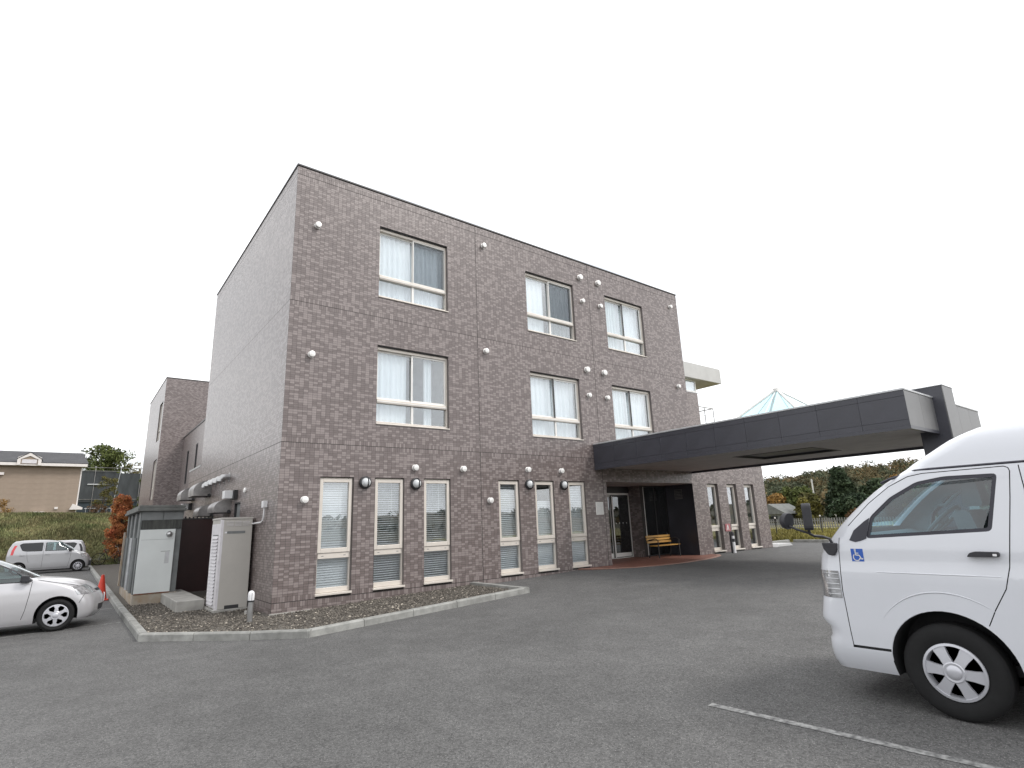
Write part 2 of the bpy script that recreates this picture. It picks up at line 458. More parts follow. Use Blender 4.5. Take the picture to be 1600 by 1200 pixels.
class MB:
    """Collects shapes in world (or local) coordinates; build() links them as one mesh object."""

    def __init__(self):
        self.v, self.f = [], []

    def add(self, vs_, fs):
        n = len(self.v)
        self.v += [tuple(p) for p in vs_]
        self.f += [tuple(i + n for i in q) for q in fs]
        return self

    def box(self, a, b):
        x0, y0, z0 = a
        x1, y1, z1 = b
        return self.add([(x0, y0, z0), (x1, y0, z0), (x1, y1, z0), (x0, y1, z0), (x0, y0, z1), (x1, y0, z1), (x1, y1, z1), (x0, y1, z1)],
                        [(0, 3, 2, 1), (4, 5, 6, 7), (0, 1, 5, 4), (1, 2, 6, 5), (2, 3, 7, 6), (3, 0, 4, 7)])

    def prism(self, poly, fn, w0, w1):
        n = len(poly)
        vs_ = [fn(u, v, w0) for u, v in poly] + [fn(u, v, w1) for u, v in poly]
        fs = [tuple(range(n)), tuple(range(2 * n - 1, n - 1, -1))]
        fs += [(i, i + n, (i + 1) % n + n, (i + 1) % n) for i in range(n)]
        return self.add(vs_, fs)

    def tube(self, pts, r, n=8, caps=True):
        pts = [Vector(p) for p in pts]
        rs = r if isinstance(r, (list, tuple)) else [r] * len(pts)
        vs_, fs = [], []
        ref = None
        for i, p in enumerate(pts):
            d = (pts[min(i + 1, len(pts) - 1)] - pts[max(i - 1, 0)]).normalized()
            if ref is None:
                ref = d.orthogonal().normalized()
            ref = (ref - d * ref.dot(d))
            ref = ref.normalized() if ref.length > 1e-6 else d.orthogonal().normalized()
            o = d.cross(ref)
            for k in range(n):
                a = 2 * math.pi * k / n
                vs_.append(p + (ref * math.cos(a) + o * math.sin(a)) * rs[i])
        for i in range(len(pts) - 1):
            for k in range(n):
                k2 = (k + 1) % n
                fs.append((i * n + k, i * n + k2, (i + 1) * n + k2, (i + 1) * n + k))
        if caps:
            fs.append(tuple(range(n - 1, -1, -1)))
            fs.append(tuple(range((len(pts) - 1) * n, len(pts) * n)))
        return self.add(vs_, fs)

    def lathe(self, prof, org, axis, n=20, caps=True):
        """prof: (radius, height) pairs along axis from org."""
        ax = Vector(axis).normalized()
        e1 = ax.orthogonal().normalized()
        e2 = ax.cross(e1)
        o = Vector(org)
        vs_, fs = [], []
        for r, h in prof:
            for k in range(n):
                a = 2 * math.pi * k / n
                vs_.append(o + ax * h + (e1 * math.cos(a) + e2 * math.sin(a)) * max(r, 1e-4))
        for i in range(len(prof) - 1):
            for k in range(n):
                k2 = (k + 1) % n
                fs.append((i * n + k, i * n + k2, (i + 1) * n + k2, (i + 1) * n + k))
        if caps:
            fs.append(tuple(range(n - 1, -1, -1)))
            fs.append(tuple(range((len(prof) - 1) * n, len(prof) * n)))
        return self.add(vs_, fs)

    def mesh(self, name, mt, off=(0, 0, 0), smooth=0, fix=True):
        me = bpy.data.meshes.new(name)
        ox, oy, oz = off
        me.from_pydata([(x - ox, y - oy, z - oz) for x, y, z in self.v], [], self.f)
        if fix:
            bm = bmesh.new()
            bm.from_mesh(me)
            bmesh.ops.recalc_face_normals(bm, faces=bm.faces)
            bm.to_mesh(me)
            bm.free()
        me.materials.append(MATS[mt])
        if smooth:
            me.shade_smooth()
            me.set_sharp_from_angle(angle=R(smooth))
        me.update()
        return me

    def build(self, name, mt, parent=None, smooth=0, bevel=0, fix=True):
        off = ORIGIN.get(parent.name, (0, 0, 0)) if parent else (0, 0, 0)
        o = bpy.data.objects.new(name, self.mesh(name, mt, off, smooth, fix))
        C.objects.link(o)
        if parent:
            o.parent = parent
            ORIGIN[o.name] = off
        if bevel:
            b = o.modifiers.new('bevel', 'BEVEL')
            b.width = bevel
            b.segments = 2
            b.limit_method = 'ANGLE'
            b.angle_limit = R(40)
        return o


def tag(o, label=None, cat=None, group=None, kind=None):
    if label:
        o['label'] = label
    if cat:
        o['category'] = cat
    if group:
        o['group'] = group
    if kind:
        o['kind'] = kind
    return o


def thing(name, label, cat, loc=(0, 0, 0), group=None):
    o = bpy.data.objects.new(name, None)
    o.empty_display_size = 0.2
    C.objects.link(o)
    o.location = loc
    ORIGIN[o.name] = tuple(loc)
    return tag(o, label, cat, group)


def inst(name, me, parent, pos, rot=None, scale=None):
    """Another object on shared mesh data, placed in world coordinates under parent."""
    o = bpy.data.objects.new(name, me)
    C.objects.link(o)
    off = ORIGIN.get(parent.name, (0, 0, 0)) if parent else (0, 0, 0)
    o.parent = parent
    o.location = (pos[0] - off[0], pos[1] - off[1], pos[2] - off[2])
    if rot:
        o.rotation_euler = rot
    if scale:
        o.scale = scale
    return o


def copy_tree(o, parent=None):
    c = o.copy()
    C.objects.link(c)
    if parent is not None:
        c.parent = parent
    for ch in [k for k in bpy.data.objects if k.parent == o]:
        copy_tree(ch, c)
    return c


def fast_mesh(name, verts, faces, mt, tint=None, smooth=False):
    """verts (n,3), quads (m,4) arrays -> mesh with an optional per-face tint."""
    me = bpy.data.meshes.new(name)
    nv, nf = len(verts), len(faces)
    k = faces.shape[1]
    me.vertices.add(nv)
    me.vertices.foreach_set('co', np.asarray(verts, np.float32).ravel())
    me.loops.add(nf * k)
    me.loops.foreach_set('vertex_index', np.asarray(faces, np.int32).ravel())
    me.polygons.add(nf)
    me.polygons.foreach_set('loop_start', np.arange(0, nf * k, k, dtype=np.int32))
    me.update(calc_edges=True)
    if tint is not None:
        a = me.attributes.new('tint', 'FLOAT', 'FACE')
        a.data.foreach_set('value', np.asarray(tint, np.float32))
    me.materials.append(MATS[mt])
    if smooth:
        me.shade_smooth()
    else:
        me.shade_flat()
    return me


def link_mesh(name, me, parent=None, loc=None):
    o = bpy.data.objects.new(name, me)
    C.objects.link(o)
    if parent:
        o.parent = parent
        off = ORIGIN.get(parent.name, (0, 0, 0))
        o.location = (-off[0], -off[1], -off[2]) if loc is None else loc
    elif loc:
        o.location = loc
    return o


def ground_z(x, y):
    z = min(max(0.02 + 0.03 * x, -0.01), 0.31)
    if y > 5 and x < 6:
        z += (y - 5) * 0.0075 * min(1.0, (6 - x) / 6)
    return z

# ------------------------------------------------------------------ the setting: ground
def grid(name, xs, ys, zf, mt):
    vs_ = [(x, y, zf(x, y)) for y in ys for x in xs]
    n = len(xs)
    fs = [(j * n + i, j * n + i + 1, (j + 1) * n + i + 1, (j + 1) * n + i) for j in range(len(ys) - 1) for i in range(n - 1)]
    mb = MB().add(vs_, fs)
    o = mb.build(name, mt, smooth=80, fix=False)
    return tag(o, kind='structure')


def steps(a, b, s):
    n = max(1, int(round((b - a) / s)))
    return [a + (b - a) * i / n for i in range(n + 1)]


far = MB()
ringn = 64
far.add([(0, 0, -0.12)] + [(1500 * math.cos(2 * math.pi * k / ringn), 1500 * math.sin(2 * math.pi * k / ringn), -0.12) for k in range(ringn)],
        [(0, k + 1, (k + 1) % ringn + 1) for k in range(ringn)])
tag(far.build('ground', 'far_ground', fix=False), kind='structure')
grid('asphalt_lot', steps(-60, 24, 1.0), steps(-50, 31, 1.0), ground_z, 'asphalt')


def strip(name, pts, w, mt, lift=0.004):
    """A painted stripe following the ground along a polyline."""
    mb = MB()
    vs_, fs = [], []
    P_ = []
    for a, b in zip(pts[:-1], pts[1:]):
        k = max(1, int(math.dist(a, b) / 0.5))
        P_ += [(a[0] + (b[0] - a[0]) * i / k, a[1] + (b[1] - a[1]) * i / k) for i in range(k)]
    P_.append(pts[-1])
    for i, p in enumerate(P_):
        q, r_ = P_[max(i - 1, 0)], P_[min(i + 1, len(P_) - 1)]
        dx, dy = r_[0] - q[0], r_[1] - q[1]
        l = math.hypot(dx, dy)
        nx, ny = -dy / l * w / 2, dx / l * w / 2
        for s in (1, -1):
            x, y = p[0] + nx * s, p[1] + ny * s
            vs_.append((x, y, ground_z(x, y) + lift))
    fs = [(2 * i, 2 * i + 1, 2 * i + 3, 2 * i + 2) for i in range(len(P_) - 1)]
    mb.add(vs_, fs)
    o = mb.build(name, mt, fix=False)
    for p in o.data.polygons:
        if p.normal.z < 0:
            p.flip()
    return tag(o, kind='structure')


strip('parking_line', [(1.34, -9.27), (1.48, -11.4), (1.80, -16.0)], 0.08, 'line_paint')
strip('parking_line', [(-9.5, 1.36), (-2.34, 2.6)], 0.06, 'line_paint')
strip('parking_line', [(-8.5, 4.85), (-2.34, 5.72)], 0.09, 'line_paint')
strip('parking_line', [(-8.5, 8.3), (-2.4, 8.9)], 0.09, 'line_paint')

# gravel bed between kerb and walls
GP = [(-2.30, -0.46), (-0.14, -2.70), (5.02, -2.22), (5.0, 0.2), (0.5, 0.2), (0.5, 30), (-2.30, 30)]


def bed_z(x, y):
    return ground_z(x, y) + 0.06


def inside(x, y, poly):
    c = False
    for (x0, y0), (x1, y1) in zip(poly, poly[1:] + poly[:1]):
        if (y0 > y) != (y1 > y) and x < (x1 - x0) * (y - y0) / (y1 - y0) + x0:
            c = not c
    return c


GI = [(-2.22, -0.40), (-0.10, -2.60), (4.93, -2.13), (4.92, 0.2), (0.5, 0.2), (0.5, 30), (-2.22, 30)]
bm = bmesh.new()
bm.faces.new([bm.verts.new((x, y, 0)) for x, y in GI])
for ax_, vals in ((0, steps(-2.2, 4.9, 0.35)), (1, steps(-2.6, 30, 0.6))):
    for v_ in vals:
        no = (1, 0, 0) if ax_ == 0 else (0, 1, 0)
        co = (v_, 0, 0) if ax_ == 0 else (0, v_, 0)
        bmesh.ops.bisect_plane(bm, geom=bm.verts[:] + bm.edges[:] + bm.faces[:], plane_co=co, plane_no=no)
for v_ in bm.verts:
    x, y = v_.co.x, v_.co.y
    v_.co.z = bed_z(x, y) + 0.012 * math.sin(x * 5 + y * 3) * math.sin(y * 4 - x)
bmesh.ops.recalc_face_normals(bm, faces=bm.faces)
gme = bpy.data.meshes.new('gravel_bed')
bm.to_mesh(gme)
bm.free()
if gme.polygons[0].normal.z < 0:
    gme.flip_normals()
gme.materials.append(MATS['gravel'])
gme.shade_smooth()
tag(link_mesh('gravel_bed', gme), kind='structure')

GQ = [(-2.12, -0.36), (-0.06, -2.50), (4.83, -2.04), (4.82, 0.2), (0.5, 0.2), (0.5, 30), (-2.12, 30)]
# pebbles lying loose on the bed
def pebbles(name, num, region, smin, smax):
    base = np.array([(1, 0, 0), (-1, 0, 0), (0, 1, 0), (0, -1, 0), (0, 0, 1), (0, 0, -1)], float)
    tri = np.array([(0, 2, 4), (2, 1, 4), (1, 3, 4), (3, 0, 4), (2, 0, 5), (1, 2, 5), (3, 1, 5), (0, 3, 5)])
    vs_, fs, ti = [], [], []
    k = 0
    while k < num:
        x = rng.uniform(region[0], region[1])
        y = rng.uniform(region[2], region[3])
        if not inside(x, y, GQ) or (x > -0.05 and y > -0.02):
            continue
        s = rng.uniform(smin, smax) * (1.0 if rng.random() > 0.06 else 1.7)
        sc = np.array([1, rng.uniform(.6, 1), rng.uniform(.4, .7)]) * s
        a = rng.uniform(0, 6.28)
        ca, sa = math.cos(a), math.sin(a)
        v = base * sc * rng.uniform(.75, 1.2, (6, 1))
        v = np.stack([v[:, 0] * ca - v[:, 1] * sa, v[:, 0] * sa + v[:, 1] * ca, v[:, 2]], 1) + (x, y, bed_z(x, y) + 0.012)
        fs.append(tri + 6 * k)
        vs_.append(v)
        ti += [min(1.0, rng.random() ** 1.3)] * 8
        k += 1
    me = fast_mesh(name, np.concatenate(vs_), np.concatenate(fs), 'pebble', ti)
    return tag(link_mesh(name, me), 'loose grey and pale pebbles covering the planting bed', 'pebbles', kind='stuff')


pebbles('pebbles', 15000, (-2.3, 5.0, -2.7, 5.5), 0.010, 0.026)

# kerb round the bed: single concrete blocks
kerb = tag(bpy.data.objects.new('bed_kerb', None), kind='structure')
C.objects.link(kerb)
ORIGIN[kerb.name] = (0, 0, 0)


def kerb_run(a, b, parent, block=0.9, w=0.15, h=0.125, ext0=0.0, ext1=0.0):
    """Outer face runs from a to b; the body lies to the left of the direction a->b."""
    ax, ay = a
    bx, by = b
    L = math.hypot(bx - ax, by - ay)
    dx, dy = (bx - ax) / L, (by - ay) / L
    nx, ny = -dy, dx
    k = max(1, int(round(L / block)))
    for i in range(k):
        s0 = L * i / k + (0.006 if i else -ext0)
        s1 = L * (i + 1) / k - (0.006 if i < k - 1 else -ext1)
        ch = 0.022
        prof = [(0, -0.12), (0.012, h - ch), (0.012 + ch, h), (w - 0.012, h), (w, h - 0.012), (w, -0.12)]
        dz = random.uniform(-0.003, 0.003)
        vs_, m_ = [], len(prof)
        for s in (s0, s1):
            for u, z in prof:
                x, y = ax + dx * s + nx * u, ay + dy * s + ny * u
                vs_.append((x, y, ground_z(ax + dx * s, ay + dy * s) + z + dz))
        fs = [tuple(range(m_)), tuple(range(2 * m_ - 1, m_ - 1, -1))] + [(q, q + m_, (q + 1) % m_ + m_, (q + 1) % m_) for q in range(m_)]
        MB().add(vs_, fs).build('kerb_stone', 'kerb_concrete', parent)


kerb_run((-2.30, 30.0), (-2.30, -0.46), kerb, 1.0)
kerb_run((-2.30, -0.46), (-0.14, -2.70), kerb, 1.0, ext1=0.03)
kerb_run((-0.14, -2.70), (5.02, -2.22), kerb, 1.0)
kerb_run((5.02, -2.22), (5.0, -0.02), kerb, 1.1, ext0=0.0)

# ------------------------------------------------------------------ the tiled main building
BW, BD, BH = 15.24, 9.69, 10.56       # width, depth, height of the tall block
WX = 20.12                             # end of the low wing
bld = thing('care_home_building', 'three storey brown brick tiled building with cream framed windows beside the car park', 'building', (0, 0, 0))

UP = {'A': (2.20, 4.285), 'B': (7.205, 9.305), 'C': (10.88, 12.965)}
F3, F2 = (7.571, 9.586), (4.23, 6.24)
G1 = (0.358, 2.904)
GW = [(0.892, 1.672), (2.213, 2.977), (3.528, 4.310), (5.864, 6.600), (7.186, 7.930), (8.522, 9.245), (15.849, 16.566), (17.200, 17.895), (18.473, 19.215)]
DOOR = (10.22, 14.92, 0.20, 2.90)
holes = [(u[0], u[1], z[0], z[1]) for u in UP.values() for z in (F2, F3)] + [(a, b, G1[0], G1[1]) for a, b in GW] + [DOOR]
FJ = [0.31, 3.65, 6.99, 10.33]


def rows_for(z0, z1):
    """(z, height, soldier) courses between the storey joints."""
    out = []
    for lo_, hi_ in [(z0, FJ[0])] + list(zip(FJ[:-1], FJ[1:])) + [(FJ[-1], max(z1, FJ[-1] + .2))]:
        lo2 = lo_ + (0.005 if lo_ in FJ else 0)
        hi2 = hi_ - (0.005 if hi_ in FJ else 0)
        if lo_ in FJ:
            out.append((lo2, 0.105, True))
            lo2 += 0.105
        end = hi2 - (0.105 if hi_ in FJ else 0)
        k = int(round((end - lo2) / 0.0525))
        if k > 0:
            p = (end - lo2) / k
            out += [(lo2 + i * p, p, False) for i in range(k)]
        if hi_ in FJ:
            out.append((end, 0.105, True))
    return [r for r in out if r[0] >= z0 - 1e-6 and r[0] + r[1] <= z1 + 0.03]


def tile_rects(u0, u1, z0, z1, hs, vj):
    """Rectangles (u0,u1,z0,z1,tint) of every tile on one wall face."""
    res = []
    cuts = [u0] + [v for v in vj if u0 < v < u1] + [u1]
    for ri, (z, h, sol) in enumerate(rows_for(z0, z1)):
        segs = [(a + (0.006 if a in vj else 0), b - (0.006 if b in vj else 0)) for a, b in zip(cuts[:-1], cuts[1:])]
        for (a, b, c, d) in hs:
            if min(z + h, d) - max(z, c) > 0.3 * h:
                ns = []
                for s, e in segs:
                    if b <= s or a >= e:
                        ns.append((s, e))
                    else:
                        if a > s:
                            ns.append((s, a))
                        if b < e:
                            ns.append((b, e))
                segs = ns
        pitch = 0.0525 if sol else 0.105
        off = 0.0
        for s, e in segs:
            k = math.floor((s - off) / pitch)
            while True:
                a, b = max(s, off + k * pitch), min(e, off + (k + 1) * pitch)
                k += 1
                if a >= e - 1e-6:
                    break
                if b - a < 0.012:
                    continue
                prev = random.uniform(0.6, 1.0) if random.random() < 0.44 else random.uniform(0.0, 0.4)
                res.append((a + 0.0022, b - 0.0022, z + 0.0019, z + h - 0.0019, prev))
    return np.array(res)


def tile_mesh(rects, fn, flip, name, off=(0, 0, 0)):
    """One mesh of bevel-less relief tiles; fn(u, depth_out, z) gives world points."""
    n_ = len(rects)
    u0, u1, z0, z1, ti = rects.T
    d = 0.0016
    jit = rng.uniform(-0.0007, 0.0007, (n_, 4))
    base = rng.uniform(-0.0004, 0.0004, n_)
    V = np.empty((n_, 8, 3))
    for k, (uu, zz) in enumerate(((u0, z0), (u1, z0), (u1, z1), (u0, z1))):
        V[:, k] = fn(uu, base + jit[:, k], zz)
        V[:, k + 4] = fn(uu, np.full(n_, -d - 0.002), zz)
    q = np.array([(0, 1, 2, 3), (4, 5, 1, 0), (5, 6, 2, 1), (6, 7, 3, 2), (7, 4, 0, 3)])
    if flip:
        q = q[:, ::-1]
    F = (np.arange(n_)[:, None, None] * 8 + q[None]).reshape(-1, 4)
    V = V.reshape(-1, 3) - np.array(off)
    return fast_mesh(name, V, F, 'tile', np.repeat(ti, 5))


front_fn = lambda u, d, z: np.stack([u, -d, z], -1)
left_fn = lambda u, d, z: np.stack([-d, u, z], -1)

fr_main = tile_rects(0.0, BW, -0.15, BH - 0.02, holes, [5.28, 10.07])
fr_wing = tile_rects(BW, WX, -0.15, 3.95, holes, [])
fr = np.concatenate([fr_main, fr_wing])
cen = np.stack([(fr[:, 0] + fr[:, 1]) / 2, np.zeros(len(fr)), (fr[:, 2] + fr[:, 3]) / 2], 1)
vec = cen - np.array([-3.4889, -12.6709, 1.7421])
dist = np.linalg.norm(vec, axis=1)
area = (fr[:, 1] - fr[:, 0]) * (fr[:, 3] - fr[:, 2]) * np.abs(vec[:, 1]) / dist ** 3
area[cen[:, 2] < 0.09] = 0
order = np.argsort(-area)
near = set(order[:300].tolist())
mask = np.ones(len(fr), bool)
mask[list(near)] = False
tag(link_mesh('tile_field', tile_mesh(fr[mask], front_fn, False, 'tile_field'), bld), 'brown and grey-brown glazed wall tiles of the front', kind='stuff')
shared = {}
for i in order[:300].tolist():
    a, b, c, d_, ti = fr[i]
    key = (round(b - a, 2), round(d_ - c, 2), round(ti * 7))
    if key not in shared:
        w_, h_ = b - a, d_ - c
        shared[key] = tile_mesh(np.array([(-w_ / 2, w_ / 2, -h_ / 2, h_ / 2, ti)]), front_fn, False, 'tile')
    inst('tile', shared[key], bld, ((a + b) / 2, 0, (c + d_) / 2))
lf = tile_rects(0.003, BD, -0.15, BH - 0.02, [(3.35, 4.0, 1.95, 2.5)], [])
lf2 = tile_rects(BD, 12.05, -0.15, 4.05, [], [])
tag(link_mesh('tile_field', tile_mesh(np.concatenate([lf, lf2]), left_fn, True, 'tile_field'), bld), 'brown and grey-brown glazed wall tiles of the narrow side', kind='stuff')


def holed_plane(u0, u1, z0, z1, hs, fn, flip, d=-0.0016):
    us = sorted({u0, u1} | {v for h in hs for v in h[:2]})
    zs = sorted({z0, z1} | {v for h in hs for v in h[2:4]})
    us = [u for u in us if u0 <= u <= u1]
    zs = [z for z in zs if z0 <= z <= z1]
    mb = MB()
    for a, b in zip(us[:-1], us[1:]):
        for c, e in zip(zs[:-1], zs[1:]):
            m_u, m_z = (a + b) / 2, (c + e) / 2
            if any(h[0] < m_u < h[1] and h[2] < m_z < h[3] for h in hs):
                continue
            q = [fn(a, d, c), fn(b, d, c), fn(b, d, e), fn(a, d, e)]
            mb.add(q, [(3, 2, 1, 0) if flip else (0, 1, 2, 3)])
    return mb


fp = lambda u, d, z: (u, -d, z)
lp = lambda u, d, z: (-d, u, z)
w = holed_plane(0, BW, -0.4, BH, [h for h in holes if h[0] < BW], fp, False)
w2 = holed_plane(BW, WX, -0.4, 4.0, [h for h in holes if h[0] > BW], fp, False)
w.add(w2.v, w2.f)
l1 = holed_plane(0.0016, BD, -0.4, BH, [(3.35, 4.0, 1.95, 2.5)], lp, True)
w.add(l1.v, l1.f)
l2 = holed_plane(BD, 12.05, -0.4, 4.1, [], lp, True)
w.add(l2.v, l2.f)
w.build('wall', 'mortar', bld, fix=False)
# plain outer faces of the block that the tiles above do not cover
MB().add([(BW, 0.0085, -0.4), (BW, BD, -0.4), (BW, BD, BH), (BW, 0.0085, BH)], [(0, 1, 2, 3)]).build('side_wall', 'tile_far', bld, fix=False)
MB().add([(0.0085, BD, -0.4), (BW, BD, -0.4), (BW, BD, BH), (0.0085, BD, BH)], [(3, 2, 1, 0)]).build('rear_wall', 'tile_far', bld, fix=False)
MB().box((0.02, 0.02, BH - 0.32), (BW - 0.02, BD - 0.02, BH - 0.25)).build('flat_roof', 'concrete', bld)
for a, b in (((-0.02, -0.02, BH), (BW + 0.02, 0.30, BH + 0.045)), ((-0.02, 0.302, BH), (0.30, BD - 0.302, BH + 0.045)),
             ((BW - 0.3, 0.302, BH), (BW + 0.02, BD - 0.302, BH + 0.045)), ((-0.02, BD - 0.30, BH), (BW + 0.02, BD + 0.02, BH + 0.045))):
    MB().box(a, b).build('coping', 'coping', bld, bevel=0.006)
MB().box((0.05, 0.12, -0.4), (BW - 0.05, 0.16, -0.25)).build('footing', 'concrete', bld)
MB().box((-0.035, -0.035, -0.2), (5.0, 0.004, bed_z(0, 0) + 0.035)).build('footing', 'concrete', bld)
# low wing: end, roof, rear; ledge block on the narrow side
MB().add([(WX, 0.0085, -0.4), (WX, 6, -0.4), (WX, 6, 4.0), (WX, 0.0085, 4.0)], [(0, 1, 2, 3)]).build('side_wall', 'tile_far', bld, fix=False)
MB().box((BW + 0.01, 0.0, 3.98), (WX + 0.02, 6.0, 4.06)).build('flat_roof', 'concrete', bld)
MB().box((-0.015, BD + 0.03, 4.08), (1.15, 12.07, 4.14)).build('coping', 'slab_white', bld)
MB().add([(0.0085, 12.05, -0.4), (1.15, 12.05, -0.4), (1.15, 12.05, 4.08), (0.0085, 12.05, 4.08)], [(3, 2, 1, 0)]).build('side_wall', 'tile_far', bld, fix=False)
# recessed two-storey link and the rear block
link_h = [(18.5, 18.95, 4.9, 6.15), (21.1, 21.6, 4.35, 6.1)]
lk = holed_plane(BD + 0.01, 23.4, -0.4, 7.05, link_h, lambda u, d, z: (1.15 - d, u, z), True, d=0)
lk.build('link_wall', 'tile_far', bld, fix=False)
MB().box((1.12, BD + 0.03, 7.05), (8, 23.39, 7.12)).build('coping', 'coping', bld)
for (a, b, c, d_) in link_h:
    o = MB().box((1.19, a + 0.01, c + 0.01), (1.23, b - 0.01, d_ - 0.01)).build('window', 'door_glass', bld)
    f_ = MB()
    for q in (((1.14, a, c), (1.2, a + 0.04, d_)), ((1.14, b - 0.04, c), (1.2, b, d_)), ((1.14, a + 0.04, c), (1.2, b - 0.04, c + 0.04)), ((1.14, a + 0.04, d_ - 0.04), (1.2, b - 0.04, d_))):
        f_.box(*q)
    f_.build('frame', 'frame_dark', o)
    MB().box((1.24, a, c), (1.9, b, d_)).build('room_interior', 'room', o)
RB = (0.0, 23.4, 11.0, 31.5, 10.45)
rear_h = [(23.9, 25.3, 7.0, 9.2), (23.9, 25.3, 3.7, 5.9)]
rb = holed_plane(RB[1], RB[3], -0.4, RB[4], rear_h, lp, True, d=0)
rb.add([(0, 23.4, -.4), (11, 23.4, -.4), (11, 23.4, RB[4]), (0, 23.4, RB[4])], [(0, 1, 2, 3)])
rb.add([(0, 31.5, -.4), (11, 31.5, -.4), (11, 31.5, RB[4]), (0, 31.5, RB[4])], [(3, 2, 1, 0)])
rb.add([(11, 23.4, -.4), (11, 31.5, -.4), (11, 31.5, RB[4]), (11, 23.4, RB[4])], [(0, 1, 2, 3)])
rb.build('rear_block_wall', 'tile_far', bld, fix=False)
MB().box((-0.02, 23.38, RB[4]), (11.02, 31.52, RB[4] + 0.05)).build('coping', 'coping', bld)
for (a, b, c, d_) in rear_h:
    o = MB().box((0.10, a, c), (0.108, b, d_)).build('window', 'win_glass', bld)
    f_ = MB()
    mid = (a + b) / 2
    for q in (((0.06, a, c), (0.14, a + 0.06, d_)), ((0.06, b - 0.06, c), (0.14, b, d_)), ((0.06, mid - 0.04, c), (0.14, mid + 0.04, d_)), ((0.06, a + 0.06, c), (0.14, b - 0.06, c + 0.05)),
              ((0.06, a + 0.06, d_ - 0.05), (0.14, b - 0.06, d_)), ((0.06, a + 0.06, c + 0.6), (0.14, b - 0.06, c + 0.66))):
        f_.box(*q)
    f_.build('frame', 'frame_cream', o)
    MB().box((0.16, a - 0.02, c - 0.02), (1.0, b + 0.02, d_ + 0.02)).build('room_interior', 'cabin_dark', o)
    rv = MB()
    rv.box((0.0, a - 0.02, c - 0.02), (0.16, a, d_ + 0.02)).box((0.0, b, c - 0.02), (0.16, b + 0.02, d_ + 0.02))
    rv.build('reveal', 'reveal', o)


# --- windows of the front
def frame_boxes(x0, x1, z0, z1, t, y0, y1, tb=None, tt=None):
    """Rectangular frame in the x-z plane, members butted."""
    tb = t if tb is None else tb
    tt = t if tt is None else tt
    mb = MB()
    mb.box((x0, y0, z0), (x0 + t, y1, z1)).box((x1 - t, y0, z0), (x1, y1, z1))
    mb.box((x0 + t, y0, z0), (x1 - t, y1, z0 + tb)).box((x0 + t, y0, z1 - tt), (x1 - t, y1, z1))
    return mb


def lining(parent, x0, x1, z0, z1, depth, room=1.3, mt='room'):
    mb = MB()
    y0, y1 = 0.006, depth
    mb.add([(x0, y0, z0), (x0, y1, z0), (x0, y1, z1), (x0, y0, z1)], [(0, 1, 2, 3)])
    mb.add([(x1, y0, z0), (x1, y1, z0), (x1, y1, z1), (x1, y0, z1)], [(3, 2, 1, 0)])
    mb.add([(x0, y0, z1), (x1, y0, z1), (x1, y1, z1), (x0, y1, z1)], [(3, 2, 1, 0)])
    mb.add([(x0, y0, z0), (x1, y0, z0), (x1, y1, z0), (x0, y1, z0)], [(0, 1, 2, 3)])
    mb.build('reveal', 'reveal', parent, fix=False)
    rm = MB()
    e = 0.25
    a, b, c, d_ = x0 - e, x1 + e, z0 - 0.2, z1 + 0.2
    y2 = depth + room
    rm.add([(a, depth, c), (a, y2, c), (a, y2, d_), (a, depth, d_)], [(0, 1, 2, 3)])
    rm.add([(b, depth, c), (b, y2, c), (b, y2, d_), (b, depth, d_)], [(3, 2, 1, 0)])
    rm.add([(a, y2, c), (b, y2, c), (b, y2, d_), (a, y2, d_)], [(0, 1, 2, 3)])
    rm.add([(a, depth, c), (b, depth, c), (b, y2, c), (a, y2, c)], [(0, 1, 2, 3)])
    rm.add([(a, depth, d_), (b, depth, d_), (b, y2, d_), (a, y2, d_)], [(3, 2, 1, 0)])
    # the inner face of the wall round the opening
    rm.add([(a, depth, c), (x0, depth, c), (x0, depth, d_), (a, depth, d_), (x1, depth, c), (b, depth, c), (b, depth, d_), (x1, depth, d_)],
           [(3, 2, 1, 0), (7, 6, 5, 4)])
    rm.add([(x0, depth, z1), (x1, depth, z1), (x1, depth, d_), (x0, depth, d_), (x0, depth, c), (x1, depth, c), (x1, depth, z0), (x0, depth, z0)], [(3, 2, 1, 0), (7, 6, 5, 4)])
    rm.build('room_interior', mt, parent, fix=False)


def curtain(parent, x0, x1, z0, z1, y, mt, folds, amp=0.03):
    k = folds * 8
    vs_, fs = [], []
    ph = random.uniform(0, 6)
    for j, z in enumerate((z1, (z0 + z1) / 2, z0)):
        for i in range(k + 1):
            t_ = i / k
            x = x0 + (x1 - x0) * t_
            yy = y + amp * math.sin(t_ * folds * 2 * math.pi + ph + 0.5 * math.sin(t_ * 9 + j)) * (0.7 + 0.3 * math.sin(t_ * 23 + ph))
            vs_.append((x, yy, z))
    for j in range(2):
        for i in range(k):
            fs.append((j * (k + 1) + i, j * (k + 1) + i + 1, (j + 1) * (k + 1) + i + 1, (j + 1) * (k + 1) + i))
    return MB().add(vs_, fs).build('curtain', mt, parent, smooth=60, fix=False)


